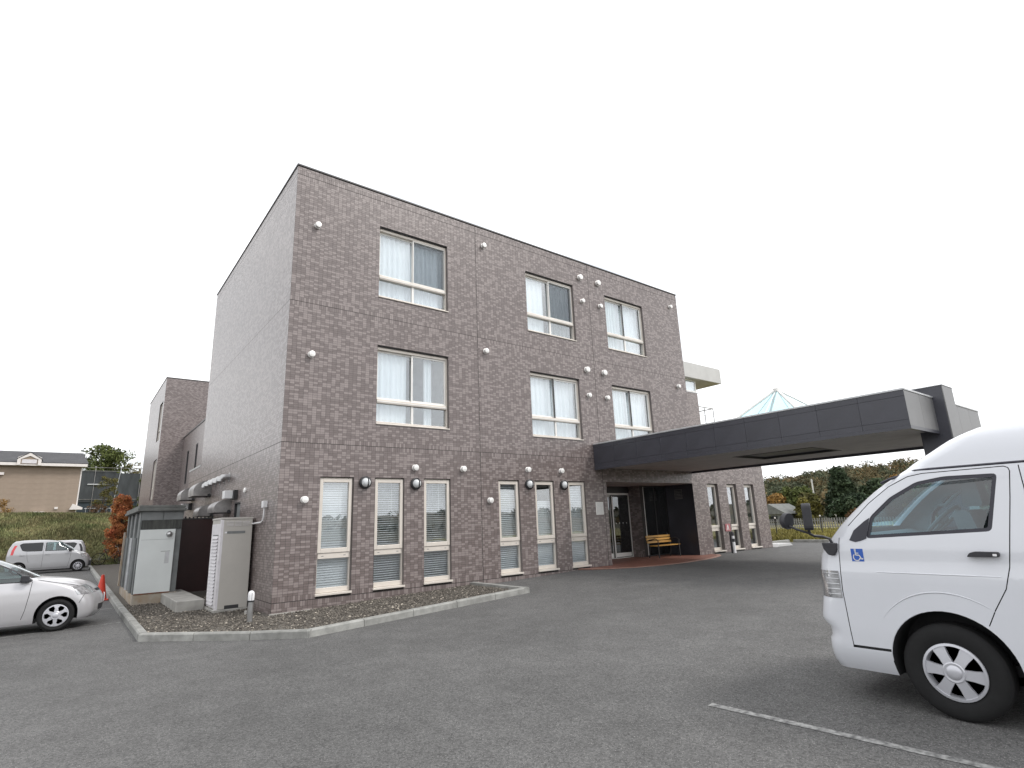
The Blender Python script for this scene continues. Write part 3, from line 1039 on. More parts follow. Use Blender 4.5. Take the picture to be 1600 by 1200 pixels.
def upper_window(x0, x1, z0, z1, style):
    D = 0.11
    root = frame_boxes(x0 + 0.002, x1 - 0.002, z0 + 0.002, z1 - 0.024, 0.035, D - 0.03, D + 0.10, tb=0.06, tt=0.071).build('window', 'frame_cream', bld, bevel=0.004)
    lining(root, x0, x1, z0, z1, D + 0.11)
    MB().box((x0 + 0.003, 0.03, z1 - 0.022), (x1 - 0.003, D + 0.1, z1 - 0.004)).build('head_shadow_gap', 'frame_dark', root)
    zr = z0 + 0.53
    MB().box((x0 + 0.037, D - 0.045, zr), (x1 - 0.037, D + 0.09, zr + 0.10)).build('transom', 'frame_cream', root, bevel=0.006)
    MB().box((x0 + 0.037, D - 0.055, zr + 0.03), (x1 - 0.037, D - 0.046, zr + 0.05)).build('transom_lip', 'frame_white', root)
    xm = (x0 + x1) / 2
    MB().box((xm - 0.03, D, z0 + 0.062), (xm + 0.03, D + 0.06, zr - 0.002)).build('mullion', 'frame_white', root)
    za, zb = zr + 0.102, z1 - 0.097
    s1 = frame_boxes(x0 + 0.038, xm + 0.03, za, zb, 0.045, D + 0.045, D + 0.08, tb=0.055).build('sash', 'frame_white', root, bevel=0.003)
    s2 = frame_boxes(xm - 0.03, x1 - 0.038, za, zb, 0.045, D + 0.005, D + 0.04, tb=0.055).build('sash', 'frame_white' if style != 'right_open' else 'frame_cream', root, bevel=0.003)
    if style in ('B2', 'C'):
        MB().box((xm - 0.055, D - 0.012, za), (xm + 0.0, D + 0.004, zb)).build('meeting_stile', 'frame_dark', root)
    MB().box((x0 + 0.08, D + 0.06, za + 0.05), (xm - 0.01, D + 0.066, zb - 0.04)).build('pane', 'win_glass', s1)
    MB().box((xm + 0.01, D + 0.02, za + 0.05), (x1 - 0.08, D + 0.026, zb - 0.04)).build('pane', 'win_glass', s2)
    MB().box((x0 + 0.037, D + 0.03, z0 + 0.062), (xm - 0.03, D + 0.036, zr - 0.001)).build('pane', 'win_glass', root)
    MB().box((xm + 0.03, D + 0.03, z0 + 0.062), (x1 - 0.037, D + 0.036, zr - 0.001)).build('pane', 'win_glass', root)
    if style in ('A', 'B3'):
        sc = frame_boxes(xm - 0.01, x1 - 0.04, za, zb, 0.022, D - 0.022, D - 0.004).build('insect_screen', 'frame_white', root)
        MB().box((xm + 0.012, D - 0.014, za + 0.022), (x1 - 0.062, D - 0.012, zb - 0.022)).build('mesh', 'screen_mesh', sc)
    MB().box((x0 - 0.01, -0.03, z0 - 0.028), (x1 + 0.01, D - 0.032, z0 - 0.002)).build('sill', 'frame_cream', root, bevel=0.004)
    y = D + 0.155
    zc0, zc1 = z0 + 0.06, z1 - 0.10
    if style == 'A':
        curtain(root, x0 + 0.02, x1 - 0.15, zc0, zc1 - 0.05, y, 'lace', 13)
        curtain(root, x1 - 0.13, x1 - 0.02, zc0, zc1, y + 0.07, 'drape', 2)
    elif style == 'A2':
        curtain(root, x0 + 0.02, xm - 0.1, zc0, zc1, y, 'lace', 6, 0.02)
        curtain(root, xm + 0.42, xm + 0.66, zc0, zc1, y, 'lace', 3)
    elif style == 'B3':
        curtain(root, x0 + 0.02, xm - 0.15, zc0, zc1, y, 'lace', 4, 0.015)
        curtain(root, xm + 0.02, x1 - 0.02, zc0, zc1, y, 'drape_dark', 5, 0.04)
    elif style == 'B2':
        curtain(root, x0 + 0.02, xm - 0.32, zc0, zc1, y, 'lace', 4, 0.02)
        curtain(root, xm - 0.3, x1 - 0.04, zc0, zc1, y + 0.05, 'lace', 7, 0.03)
    else:
        curtain(root, x0 + 0.02, xm - 0.25, zc0, zc1, y, 'drape', 5, 0.02)
        curtain(root, xm - 0.22, x1 - 0.04, zc0, zc1, y + 0.05, 'lace', 6, 0.025)
    return root


upper_window(*UP['A'], *F3, 'A')
upper_window(*UP['A'], *F2, 'A2')
upper_window(*UP['B'], *F3, 'B3')
upper_window(*UP['B'], *F2, 'B2')
upper_window(*UP['C'], *F3, 'C')
upper_window(*UP['C'], *F2, 'C')


def blinds(parent, x0, x1, z0, z1, y, tilt, mt):
    vs_, fs = [], []
    z = z0
    i = 0
    while z < z1:
        dy, dz = 0.024 * math.cos(tilt), 0.024 * math.sin(tilt)
        sag = random.uniform(-0.002, 0.002)
        k = len(vs_)
        vs_ += [(x0, y - dy, z - dz), (x1, y - dy, z - dz + sag), (x1, y + dy, z + dz + sag), (x0, y + dy, z + dz)]
        fs.append((k, k + 1, k + 2, k + 3))
        z += 0.052
        i += 1
    o = MB().add(vs_, fs).build('blind', mt, parent, fix=False)
    tag(o, kind='stuff')
    MB().tube([((x0 + x1) / 2 + 0.12, y - 0.02, z1), ((x0 + x1) / 2 + 0.12, y - 0.02, z1 - 0.9)], 0.004, 5).build('cord', 'white_plastic', o)


def ground_window(x0, x1, z0, z1, style):
    D = 0.07 if style != 'open' else 0.13
    zs = z0 + 0.05
    root = frame_boxes(x0 + 0.002, x1 - 0.002, zs, z1 - 0.012, 0.03, D, D + 0.09, tb=0.10, tt=0.02).build('window', 'frame_cream', bld, bevel=0.004)
    lining(root, x0, x1, z0, z1, D + 0.10, room=1.2, mt='room')
    MB().box((x0 - 0.02, -0.045, z0 + 0.0), (x1 + 0.02, D + 0.08, z0 + 0.045)).build('sill', 'frame_cream', root, bevel=0.004)
    zr = z0 + 0.76
    MB().box((x0 + 0.033, D - 0.012, zr), (x1 - 0.033, D + 0.08, zr + 0.115)).build('transom', 'frame_cream', root, bevel=0.005)
    hw = MB()
    for xx in (x0 + 0.14, x1 - 0.14):
        hw.box((xx - 0.025, D - 0.016, zr + 0.05), (xx + 0.025, D - 0.0125, zr + 0.065))
    hw.build('catch', 'dull_steel', root)
    sash = frame_boxes(x0 + 0.012, x1 - 0.012, zr + 0.122, z1 - 0.034, 0.078, D - 0.03, D + 0.04, tb=0.095, tt=0.085).build('sash', 'frame_cream', root, bevel=0.007)
    MB().box((x0 + 0.089, D + 0.012, zr + 0.216), (x1 - 0.089, D + 0.018, z1 - 0.118)).build('pane', 'win_glass', sash)
    MB().box((x0 + 0.033, D + 0.04, zs + 0.10), (x1 - 0.033, D + 0.046, zr - 0.001)).build('pane', 'win_glass', root)
    y = D + 0.115
    if style == 'light':
        blinds(root, x0 + 0.01, x1 - 0.01, zs + 0.07, z1 - 0.03, y, 1.15, 'blind')
    elif style == 'dark':
        blinds(root, x0 + 0.01, x1 - 0.01, zs + 0.07, z1 - 0.03, y, 0.45, 'blind')
    elif style == 'mid':
        blinds(root, x0 + 0.01, x1 - 0.01, zs + 0.07, z1 - 0.03, y, 0.85, 'blind')
    elif style == 'half':
        blinds(root, x0 + 0.01, x1 - 0.01, zs + 0.07, z1 - 0.6, y, 1.25, 'blind')
    else:
        curtain(root, x0 + 0.02, x0 + 0.45, zs + 0.05, z1 - 0.05, y + 0.2, 'drape', 3, 0.02)
    return root


for (a, b), st in zip(GW, ['light', 'dark', 'dark', 'mid', 'half', 'light', 'open', 'open', 'open']):
    ground_window(a, b, G1[0], G1[1], st)

# --- round vent caps on the front
def vent_mesh(r):
    mb = MB()
    mb.lathe([(r * 1.02, 0), (r * 1.02, 0.012), (r * 0.86, 0.016), (r * 0.86, 0.055), (r * 0.98, 0.06), (r * 0.98, 0.085), (r * 0.9, 0.10), (r * 0.5, 0.108), (r * 0.12, 0.11)], (0, 0, 0), (0, -1, 0), 20)
    return mb.mesh('vent_cap', 'vent_white', smooth=35)


vs_small, vs_big = vent_mesh(0.078), vent_mesh(0.10)
for x, z in [(0.545, 9.056), (0.545, 5.723), (0.552, 2.393), (5.56, 9.966), (5.54, 6.60), (5.55, 2.343), (3.262, 3.166), (4.695, 3.171), (6.929, 3.21), (8.242, 3.205),
             (9.70, 9.077), (10.59, 9.077), (9.69, 5.73), (10.575, 5.735), (14.74, 9.94), (14.70, 6.628)]:
    inst('vent_cap', vs_small, bld, (x, -0.001, z), rot=(0, random.uniform(0, 6), 0))
for x, z in [(9.66, 9.954), (10.557, 9.955), (9.68, 6.61), (10.515, 6.611)]:
    inst('vent_cap', vs_big, bld, (x, -0.001, z), rot=(0, random.uniform(0, 6), 0))
# joint sealant lines are the open gaps between tile fields; drain weep at canopy level
inst('vent_cap', vs_small, bld, (12.539, -0.001, 4.25))

# ------------------------------------------------------------------ entrance recess (parts of the building)
EX0, EX1, EZ0, EZ1 = DOOR
FZ = 0.315


def wall_rects_to(parent, name, u0, u1, z0, z1, fn, flip, label=None):
    rects = tile_rects(u0, u1, z0, z1, [], [])
    return tag(link_mesh(name, tile_mesh(rects, fn, flip, name), parent), label, kind='stuff')


# left cheek, ceiling, back wall pieces, stub wall, right cheek
MB().add([(EX0, 0.0, EZ0), (EX0, 1.85, EZ0), (EX0, 1.85, EZ1), (EX0, 0.0, EZ1)], [(0, 1, 2, 3)]).build('porch_side_wall', 'tile_far', bld, fix=False)
MB().add([(EX0, 0.006, EZ1), (EX1, 0.006, EZ1), (EX1, 1.85, EZ1), (EX0, 1.85, EZ1)], [(3, 2, 1, 0)]).build('porch_ceiling', 'soffit', bld, fix=False)
MB().box((EX0, 1.858, EZ0), (11.30, 1.90, EZ1)).build('porch_back_wall', 'tile_far', bld)
MB().box((11.30, 1.80, 2.66), (13.36, 1.90, EZ1)).build('door_header', 'frame_dark', bld)
MB().box((13.3685, 1.26, EZ0), (13.52, 1.90, EZ1)).build('stub_wall', 'mortar', bld)
wall_rects_to(bld, 'tile_field', 1.26, 1.80, FZ, EZ1 - 0.02, lambda u, d, z: np.stack([13.36 - d, u, z], -1), True, 'brown wall tiles beside the sliding door')
MB().box((EX1, 0.0085, EZ0), (EX1 + 0.05, 1.3, EZ1)).build('porch_side_wall', 'canopy_panel', bld)  # dark panel colour stands in for deep shade under the canopy
# dark glazed screen behind the bench
scr = frame_boxes(13.525, EX1 - 0.002, FZ + 0.02, EZ1 - 0.03, 0.035, 1.255, 1.31).build('glazed_screen', 'frame_dark', bld)
MB().box((13.55, 1.252, FZ + 0.05), (13.575, 1.2545, EZ1 - 0.05)).build('trim', 'frame_white', scr)
MB().box((13.56, 1.28, FZ + 0.055), (EX1 - 0.037, 1.286, EZ1 - 0.065)).build('pane', 'door_glass', scr)
MB().box((14.18, 1.25, FZ + 0.055), (14.23, 1.279, EZ1 - 0.065)).build('mullion', 'frame_dark', scr)
MB().box((13.53, 1.6, EZ0), (EX1, 1.65, EZ1)).build('lobby_wall', 'cabin_dark', scr)
# sliding door
door = frame_boxes(11.30, 13.355, FZ + 0.004, 2.655, 0.06, 1.80, 1.86, tb=0.02, tt=0.07).build('sliding_door', 'frame_white', bld)
for k, (a, b) in enumerate(((11.36, 12.36), (12.34, 13.295))):
    y = 1.835 if k == 0 else 1.80
    leaf = frame_boxes(a, b, FZ + 0.03, 2.575, 0.04, y, y + 0.03, tb=0.02, tt=0.05).build('door_leaf', 'frame_dark' if k else 'frame_white', door, bevel=0.003)
    MB().box((a + 0.041, y - 0.003, FZ + 0.051), (b - 0.041, y + 0.028, FZ + 0.185)).build('bottom_rail', 'frame_white', leaf)
    MB().box((a + 0.05, y + 0.012, FZ + 0.19), (b - 0.05, y + 0.018, 2.515)).build('pane', 'door_glass', leaf)
MB().box((12.36, 1.775, FZ + 0.03), (12.41, 1.797, 2.55)).build('edge_strip', 'frame_white', door)
dots = MB()
for i in range(4):
    dots.lathe([(0.018, 0), (0.018, 0.002)], (12.55 + i * 0.19, 1.811, 1.56), (0, -1, 0), 10)
dots.build('safety_dots', 'frame_white', door)
MB().box((11.2, 2.6, EZ0), (13.5, 2.65, EZ1)).build('lobby_wall', 'cabin', bld)
MB().box((11.2, 1.87, EZ0), (11.24, 2.6, EZ1)).build('lobby_wall', 'cabin', bld)
MB().box((11.2, 1.91, EZ1 - 0.02), (13.5, 2.6, EZ1 + 0.02)).build('lobby_ceiling', 'cabin', bld)
MB().box((11.9, 2.35, FZ), (12.9, 2.55, 1.2)).build('lobby_counter', 'cabin_grey', bld)
# grille on the dark cheek
gr = MB().box((EX1 - 0.02, 0.50, 2.36), (EX1 - 0.001, 0.84, 2.72)).build('vent_grille', 'dull_steel', bld)
for k in range(6):
    MB().box((EX1 - 0.035, 0.52, 2.39 + k * 0.055), (EX1 - 0.021, 0.82, 2.415 + k * 0.055)).build('slat', 'black_metal', gr)

# porch floor: red-brown tiles with a curved front edge
edge = [(8.70, -0.02), (8.9, -0.42), (9.3, -0.85), (9.9, -1.25), (10.8, -1.48), (12.0, -1.52), (13.2, -1.38), (14.2, -1.12), (15.0, -0.80), (15.45, -0.45), (15.6, -0.02)]
poly = edge + [(EX1, -0.02), (EX1, 1.9), (EX0, 1.9), (EX0, -0.02)]
porch = MB().prism(poly, lambda u, v, w_: (u, v, w_), FZ - 0.25, FZ - 0.004).build('porch_floor', 'porch_joint')
tag(porch, kind='structure')
tile_me = MB().box((-0.145, -0.145, -0.006), (0.145, 0.145, 0.0)).mesh('paving_tile', 'porch_tile')
for i in range(24):
    for j in range(12):
        x, y = 8.85 + i * 0.3, -1.36 + j * 0.3
        cs = [(x + sx * 0.15, y + sy * 0.15) for sx in (-1, 1) for sy in (-1, 1)]
        if all(inside(px, py, poly) for px, py in cs):
            inst('paving_tile', tile_me, porch, (x, y, FZ + 0.002))
cut = MB()
for i in range(len(edge) - 1):
    (x0, y0), (x1, y1) = edge[i], edge[i + 1]
    L = math.hypot(x1 - x0, y1 - y0)
    nx, ny = (y1 - y0) / L, -(x1 - x0) / L
    q = [(x0, y0), (x1, y1), (x1 - nx * -0.14, y1 - ny * -0.14), (x0 - nx * -0.14, y0 - ny * -0.14)]
    cut.prism([(x0, y0), (x1, y1), (x1 - nx * 0.14, y1 - ny * 0.14), (x0 - nx * 0.14, y0 - ny * 0.14)], lambda u, v, w_: (u, v, w_), FZ - 0.01, FZ + 0.005)
cut.build('porch_nosing', 'porch_edge', porch)
MB().prism([(edge[0][0] + 0.25, -0.03)] + [(x + (0.15 if x < 12 else -0.15) * (abs(x - 12) / 3.4), y + 0.13) for x, y in edge[1:-1]] + [(edge[-1][0] - 0.25, -0.03), (EX1 - 0.01, -0.03), (EX1 - 0.01, 1.85), (EX0 + 0.01, 1.85), (EX0 + 0.01, -0.03)],
           lambda u, v, w_: (u, v, w_), FZ - 0.02, FZ - 0.0005).build('porch_screed', 'porch_tile', porch)

# white notice plate and intercom by the door
pl = MB().box((9.655, -0.022, 1.87), (9.985, -0.002, 2.26)).build('notice_plate', 'frame_white', bld, bevel=0.003)
MB().box((9.672, -0.0245, 1.887), (9.968, -0.0225, 2.243)).build('plate_face', 'white_paint', pl)
# red hydrant plate on the low wing
rp_ = MB().box((16.72, -0.03, 1.085), (17.06, -0.004, 1.36)).build('red_plate', 'red_sign', bld, bevel=0.003)
tri = MB().prism([(16.79, 1.13), (16.84, 1.13), (16.875, 1.27), (16.91, 1.13), (16.96, 1.13), (16.9, 1.33), (16.85, 1.33)], lambda u, v, w_: (u, w_, v), -0.033, -0.0305)
tri.build('plate_mark', 'white_paint', rp_)


# ------------------------------------------------------------------ wall lamps
def wall_lamp(x, z, label):
    root = thing('wall_lamp', label, 'lamp', (x, 0, z), 'round bulkhead lamps between the ground floor windows')
    MB().lathe([(0.135, 0), (0.145, 0.01), (0.145, 0.06), (0.125, 0.075)], (x, -0.001, z), (0, -1, 0), 28).build('back_plate', 'black_metal', root, smooth=35)
    MB().lathe([(0.108, 0.06), (0.108, 0.085), (0.095, 0.125), (0.068, 0.155), (0.03, 0.168), (0.004, 0.170)], (x, -0.001, z), (0, -1, 0), 28).build('glass_dome', 'lamp_glass', root, smooth=50)
    g = MB()
    pts = [(x + 0.0, -0.065 - 0.118 * math.sin(a), z + 0.128 * math.cos(a)) for a in [math.pi * k / 14 for k in range(15)]]
    g.tube([(px + 0.022, py, pz) for px, py, pz in pts], 0.012, 6)
    g.build('guard', 'black_metal', root, smooth=40)
    return root


wall_lamp(1.947, 2.784, 'round caged bulkhead lamp right of the window nearest the building corner')
wall_lamp(3.282, 2.768, 'round caged bulkhead lamp between the second and third window from the corner')
wall_lamp(6.952, 2.787, 'round caged bulkhead lamp between the fourth and fifth window from the corner')
wall_lamp(8.314, 2.781, 'round caged bulkhead lamp nearest the entrance canopy')

# ------------------------------------------------------------------ entrance canopy
CX0, CX1, CY, CZ0, CZ1 = 9.72, 15.0, -8.82, 3.29, 4.085
can = thing('entrance_canopy', 'long dark grey panelled entrance canopy reaching out over the drive', 'canopy', (CX0, CY, 0))
MB().box((CX0 + 0.02, CY + 0.02, CZ0 + 0.1), (CX1 - 0.02, -0.012, CZ1 - 0.02)).build('core', 'black_metal', can)
# soffit with the square light well left open (four boards round it)
SK = (11.62, 13.40, -6.0, -3.72)
for a, b in (((CX0 + 0.06, CY + 0.06, CZ0 + 0.055), (CX1 - 0.06, SK[2], CZ0 + 0.098)), ((CX0 + 0.06, SK[3], CZ0 + 0.055), (CX1 - 0.06, -0.014, CZ0 + 0.098)),
             ((CX0 + 0.06, SK[2] + 0.002, CZ0 + 0.055), (SK[0], SK[3] - 0.002, CZ0 + 0.098)), ((SK[1], SK[2] + 0.002, CZ0 + 0.055), (CX1 - 0.06, SK[3] - 0.002, CZ0 + 0.098))):
    MB().box(a, b).build('soffit_board', 'soffit', can)
lr = frame_boxes(0, SK[1] - SK[0], 0, SK[3] - SK[2], 0.07, 0, 0.045)
lr.v = [(SK[0] + x, SK[2] + z, CZ0 + 0.045 + y) for x, y, z in lr.v]
lr.build('light_well_rim', 'frame_dark', can)
for s, nm in ((0, 'drip_edge'),):
    MB().box((CX0 - 0.004, CY - 0.004, CZ0 - 0.02), (CX0 + 0.06, -0.014, CZ0 + 0.05)).build(nm, 'canopy_panel', can)
    MB().box((CX1 - 0.06, CY - 0.004, CZ0 - 0.02), (CX1 + 0.004, -0.014, CZ0 + 0.05)).build(nm, 'canopy_panel', can)
    MB().box((CX0 + 0.062, CY - 0.004, CZ0 - 0.02), (CX1 - 0.062, CY + 0.06, CZ0 + 0.05)).build(nm, 'canopy_panel', can)
rowz = [(CZ0 + 0.052, CZ0 + 0.170), (CZ0 + 0.176, CZ1 - 0.137), (CZ1 - 0.131, CZ1 - 0.012)]
ny_ = 10
pw = (-0.014 - CY) / ny_
pan_meshes = {}


def panel(h, wdt, axis, mt):
    key = (round(h, 3), round(wdt, 3), axis, mt)
    if key not in pan_meshes:
        if axis == 'x':
            mb = MB().box((-0.018, -wdt / 2, -h / 2), (0, wdt / 2, h / 2))
        else:
            mb = MB().box((-wdt / 2, -0.018, -h / 2), (wdt / 2, 0, h / 2))
        pan_meshes[key] = mb.mesh('fascia_panel', mt)
    return pan_meshes[key]


for z0, z1 in rowz:
    for i in range(ny_):
        yc = CY + pw * (i + 0.5)
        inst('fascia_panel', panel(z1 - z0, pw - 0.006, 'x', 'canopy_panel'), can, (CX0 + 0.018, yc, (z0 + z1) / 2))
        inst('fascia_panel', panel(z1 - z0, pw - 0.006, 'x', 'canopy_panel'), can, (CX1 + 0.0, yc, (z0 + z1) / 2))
pwx = (CX1 - CX0) / 6
z0, z1 = rowz[0][0], rowz[-1][1]
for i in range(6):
    inst('end_panel', panel(z1 - z0, pwx - 0.006, 'y', 'canopy_panel_lit'), can, (CX0 + pwx * (i + 0.5), CY + 0.018, (z0 + z1) / 2))
for a, b in (((CX0 - 0.015, CY - 0.015, CZ1 - 0.01), (CX0 + 0.12, -0.014, CZ1 + 0.03)), ((CX1 - 0.12, CY - 0.015, CZ1 - 0.01), (CX1 + 0.015, -0.014, CZ1 + 0.03)),
             ((CX0 + 0.122, CY - 0.015, CZ1 - 0.01), (CX1 - 0.122, CY + 0.12, CZ1 + 0.03))):
    MB().box(a, b).build('coping', 'zinc', can, bevel=0.006)
col_ = MB().box((11.47, -9.025, 0.2), (12.19, -8.46, 4.335)).build('column', 'canopy_panel', can, bevel=0.01)
MB().box((11.474, -9.045, 0.2), (12.186, -9.026, 4.335)).build('column_lit_face', 'canopy_panel_lit', col_)  # added slab: brighter look of the column front put into its colour
MB().box((11.46, -9.055, 4.336), (12.20, -8.45, 4.352)).build('column_cap', 'zinc', col_)
# glass pyramid over the light well
apex = Vector((12.5, -4.88, 5.23))
pb = [(11.35, -6.03, 4.17), (13.65, -6.03, 4.17), (13.65, -3.73, 4.17), (11.35, -3.73, 4.17)]
pyr = MB()
for k in range(4):
    pyr.tube([pb[k], apex], 0.035, 6)
    pyr.tube([pb[k], pb[(k + 1) % 4]], 0.035, 6)
pyr.lathe([(0.09, -0.06), (0.09, 0.02), (0.03, 0.06)], apex, (0, 0, 1), 10)
pf = pyr.build('skylight_frame', 'frame_white', can, smooth=40)
for k in range(4):
    a, b = Vector(pb[k]), Vector(pb[(k + 1) % 4])
    mid = (a + b) / 2
    MB().tube([mid, apex], 0.012, 6).build('glazing_bar', 'frame_white', pf)
    MB().add([a, mid, apex], [(0, 1, 2)]).build('pane', 'roof_glass', pf, fix=False)
    MB().add([mid, b, apex], [(0, 1, 2)]).build('pane', 'roof_glass', pf, fix=False)
MB().box((11.28, -6.1, 4.05), (13.72, -3.66, 4.14)).build('skylight_kerb', 'zinc', pf)

# ------------------------------------------------------------------ set-back upper storey with terrace (parts of the building)
SY = 5.6
MB().box((BW + 0.005, SY, 3.9), (24.55, 12.0, 8.58)).build('terrace_block', 'tile_far', bld)
MB().box((BW + 0.005, SY - 0.02, 8.585), (24.58, 12.0, 8.64)).build('coping', 'zinc', bld)
MB().box((BW + 0.005, SY - 0.3, 9.36), (26.75, 12.4, 10.27)).build('roof_slab', 'slab_white', bld, bevel=0.02)
tw = frame_boxes(22.6, 24.5, 8.645, 9.355, 0.06, SY + 0.02, SY + 0.10).build('terrace_window', 'frame_white', bld)
MB().box((22.66, SY + 0.05, 8.70), (24.44, SY + 0.056, 9.30)).build('pane', 'win_glass', tw)
MB().box((22.6, SY + 0.12, 8.645), (24.5, SY + 0.9, 9.355)).build('room_interior', 'lace', tw)
MB().box((BW + 0.01, SY + 0.13, 8.645), (22.59, 11.8, 9.355)).build('terrace_wall', 'pale_wall', bld)
sw = MB().box((22.55, SY - 0.004, 6.2), (22.95, SY - 0.001, 6.72)).build('slit_window', 'door_glass', bld)
MB().box((22.5, SY - 0.012, 6.15), (22.549, SY + 0.01, 6.77)).build('frame', 'frame_dark', sw)
MB().box((24.56, SY + 0.3, 3.9), (27.0, 12.0, 6.86)).build('terrace_deck', 'tile_far', bld)
rail = MB()
for x in (24.75, 25.7, 26.6):
    rail.tube([(x, SY + 0.4, 6.86), (x, SY + 0.4, 7.95)], 0.03, 6)
rail.tube([(24.7, SY + 0.4, 7.95), (26.62, SY + 0.4, 7.95)], 0.03, 6).tube([(26.6, SY + 0.4, 7.95), (26.6, 9.5, 7.95)], 0.03, 6)
rl = rail.build('terrace_railing', 'tube_steel', bld)
MB().tube([(24.7, SY + 0.4, 7.45), (26.62, SY + 0.4, 7.45)], 0.015, 5).build('mid_rail', 'tube_steel', rl)

# ------------------------------------------------------------------ plant on the narrow side
# deep vent hoods (parts of the building)
def hood(y, z, wdt, out, h):
    prof = [(0, 0), (-out, 0), (-out, h * 0.38)] + [(-out + out * 0.92 * math.sin(a) ** 1.2, h * 0.38 + (h * 0.62) * (1 - math.cos(a)) ** 0.55) for a in [math.pi / 2 * k / 7 for k in range(1, 8)]] + [(0, h)]
    prof = [(-out, 0), (-out, h * 0.35)] + [(-out + out * (1 - math.cos(a)), h * 0.35 + h * 0.65 * math.sin(a)) for a in [math.pi / 2 * k / 8 for k in range(1, 9)]] + [(0, 0)]
    o = MB().prism(prof, lambda u, v, w_: (u - 0.002, y + w_, z + v), 0, wdt).build('vent_hood', 'dull_steel', bld, smooth=30)
    MB().box((-out + 0.02, y + 0.02, z - 0.004), (-0.03, y + wdt - 0.02, z - 0.001)).build('hood_mouth', 'frame_dark', o)
    MB().tube([(-0.06, y - 0.03, z + 0.02), (-0.06, y - 0.001, z + 0.02)], 0.05, 8).build('hood_bracket', 'black_metal', o)


hood(10.3, 2.95, 0.9, 0.45, 0.46)
hood(7.4, 2.92, 1.0, 0.50, 0.50)
hood(6.75, 2.28, 0.85, 0.42, 0.36)
hood(4.38, 2.30, 0.95, 0.42, 0.36)
for k in range(5):
    y = 4.95 + k * 0.62
    pipe = MB()
    pipe.tube([(0.0, y, 3.30), (-0.10, y, 3.30), (-0.17, y, 3.285), (-0.215, y, 3.24), (-0.225, y, 3.17)], [0.085, 0.085, 0.09, 0.09, 0.085], 12)
    pipe.lathe([(0.13, 0), (0.13, 0.012)], (-0.001, y, 3.30), (-1, 0, 0), 14)
    pipe.build('elbow_vent', 'steel', bld, smooth=40)
for y, z in ((3.72, 2.72), (10.75, 2.72)):
    o = MB().box((-0.30, y + 0.12, z - 0.08), (-0.10, y + 0.42, z + 0.13)).build('junction_box', 'white_plastic', bld, bevel=0.01)
    MB().box((-0.098, y + 0.0, z - 0.10), (-0.002, y + 0.44, z + 0.14)).build('back_box', 'black_metal', o)
MB().lathe([(0.07, 0), (0.07, 0.03), (0.05, 0.05)], (-0.001, 2.89, 2.79), (-1, 0, 0), 14).build('vent_cap', 'vent_white', bld, smooth=40)
lv = MB().box((0.06, 3.36, 1.96), (0.10, 3.99, 2.49)).build('louver_panel', 'shed_grey', bld)
MB().box((0.0, 3.35, 2.5), (0.1, 4.0, 2.52)).build('louver_head', 'frame_dark', bld)
MB().box((0.0, 3.33, 1.95), (0.1, 3.355, 2.5)).build('louver_jamb', 'frame_dark', bld)
MB().box((0.0, 3.995, 1.95), (0.1, 4.02, 2.5)).build('louver_jamb', 'frame_dark', bld)
MB().box((-0.10, 0.76, 2.27), (-0.002, 0.90, 2.42)).build('conduit_box', 'white_plastic', bld, bevel=0.008)
MB().tube([(-0.05, 0.83, 2.27), (-0.05, 0.84, 2.08), (-0.05, 0.88, 2.0), (-0.06, 0.98, 1.955), (-0.07, 1.68, 1.94)], 0.018, 8).build('conduit', 'white_plastic', bld, smooth=60)

# tall beige boiler cabinet on its base
bz = bed_z(-0.4, 2)
cab = thing('boiler_cabinet', 'tall beige metal boiler cabinet with louvred side, standing against the building corner', 'cabinet', (-0.39, 2.2, bz))
x0, x1, y0, y1, z0, z1 = -0.715, -0.065, 1.69, 2.74, 0.12, 2.08
MB().box((x0, y0, z0), (x1, y1, z1 - 0.03)).build('casing', 'cab_beige', cab, bevel=0.008)
MB().box((x0 - 0.012, y0 - 0.012, z1 - 0.029), (x1 + 0.012, y1 + 0.012, z1 + 0.015)).build('top_cover', 'cab_beige', cab, bevel=0.008)
MB().box((x0 - 0.01, y0 + 0.03, z0 + 0.02), (x0 - 0.001, y1 - 0.03, z1 - 0.12)).build('side_door', 'cab_light', cab, bevel=0.003)
MB().box((x0 - 0.013, y0 + 0.22, z0 + 0.08), (x0 - 0.0105, y1 - 0.22, z1 - 0.36)).build('louver_back', 'shed_grey', cab)
zz = z0 + 0.10
lme = MB().add([(0, -0.30, 0), (-0.03, -0.30, -0.02), (-0.03, 0.30, -0.02), (0, 0.30, 0), (0, -0.30, 0.045), (0, 0.30, 0.045)], [(0, 1, 2, 3), (1, 4, 5, 2), (0, 4, 1), (3, 2, 5)]).mesh('louver', 'cab_light', fix=True)
while zz < z1 - 0.42:
    inst('louver', lme, cab, (x0 - 0.013, (y0 + y1) / 2, zz))
    zz += 0.075
MB().box((x0 - 0.013, y0 - 0.004, z0 - 0.005), (x0 + 0.04, y0 + 0.10, z1 - 0.031)).build('corner_post', 'cab_light', cab)
slots = MB()
for r_ in range(4):
    for c_ in range(3):
        slots.box((x0 + 0.10 + c_ * 0.17, y0 - 0.010, z1 - 0.09 - r_ * 0.028), (x0 + 0.24 + c_ * 0.17, y0 - 0.001, z1 - 0.083 - r_ * 0.028))
slots.build('vent_slots', 'cab_light', cab)
pl = MB().box((x0 + 0.12, y0 - 0.006, z1 - 0.345), (x0 + 0.50, y0 - 0.001, z1 - 0.29)).build('name_plate', 'shed_grey', cab)
MB().box((x0 + 0.07, y0 - 0.006, z1 - 0.335), (x0 + 0.115, y0 - 0.001, z1 - 0.30)).build('plate_mark', 'white_plastic', pl)
MB().box((x0 + 0.18, y0 - 0.004, z0 + 0.0), (x0 + 0.47, y0 - 0.0005, z0 + 0.075)).build('foot_opening', 'frame_dark', cab)
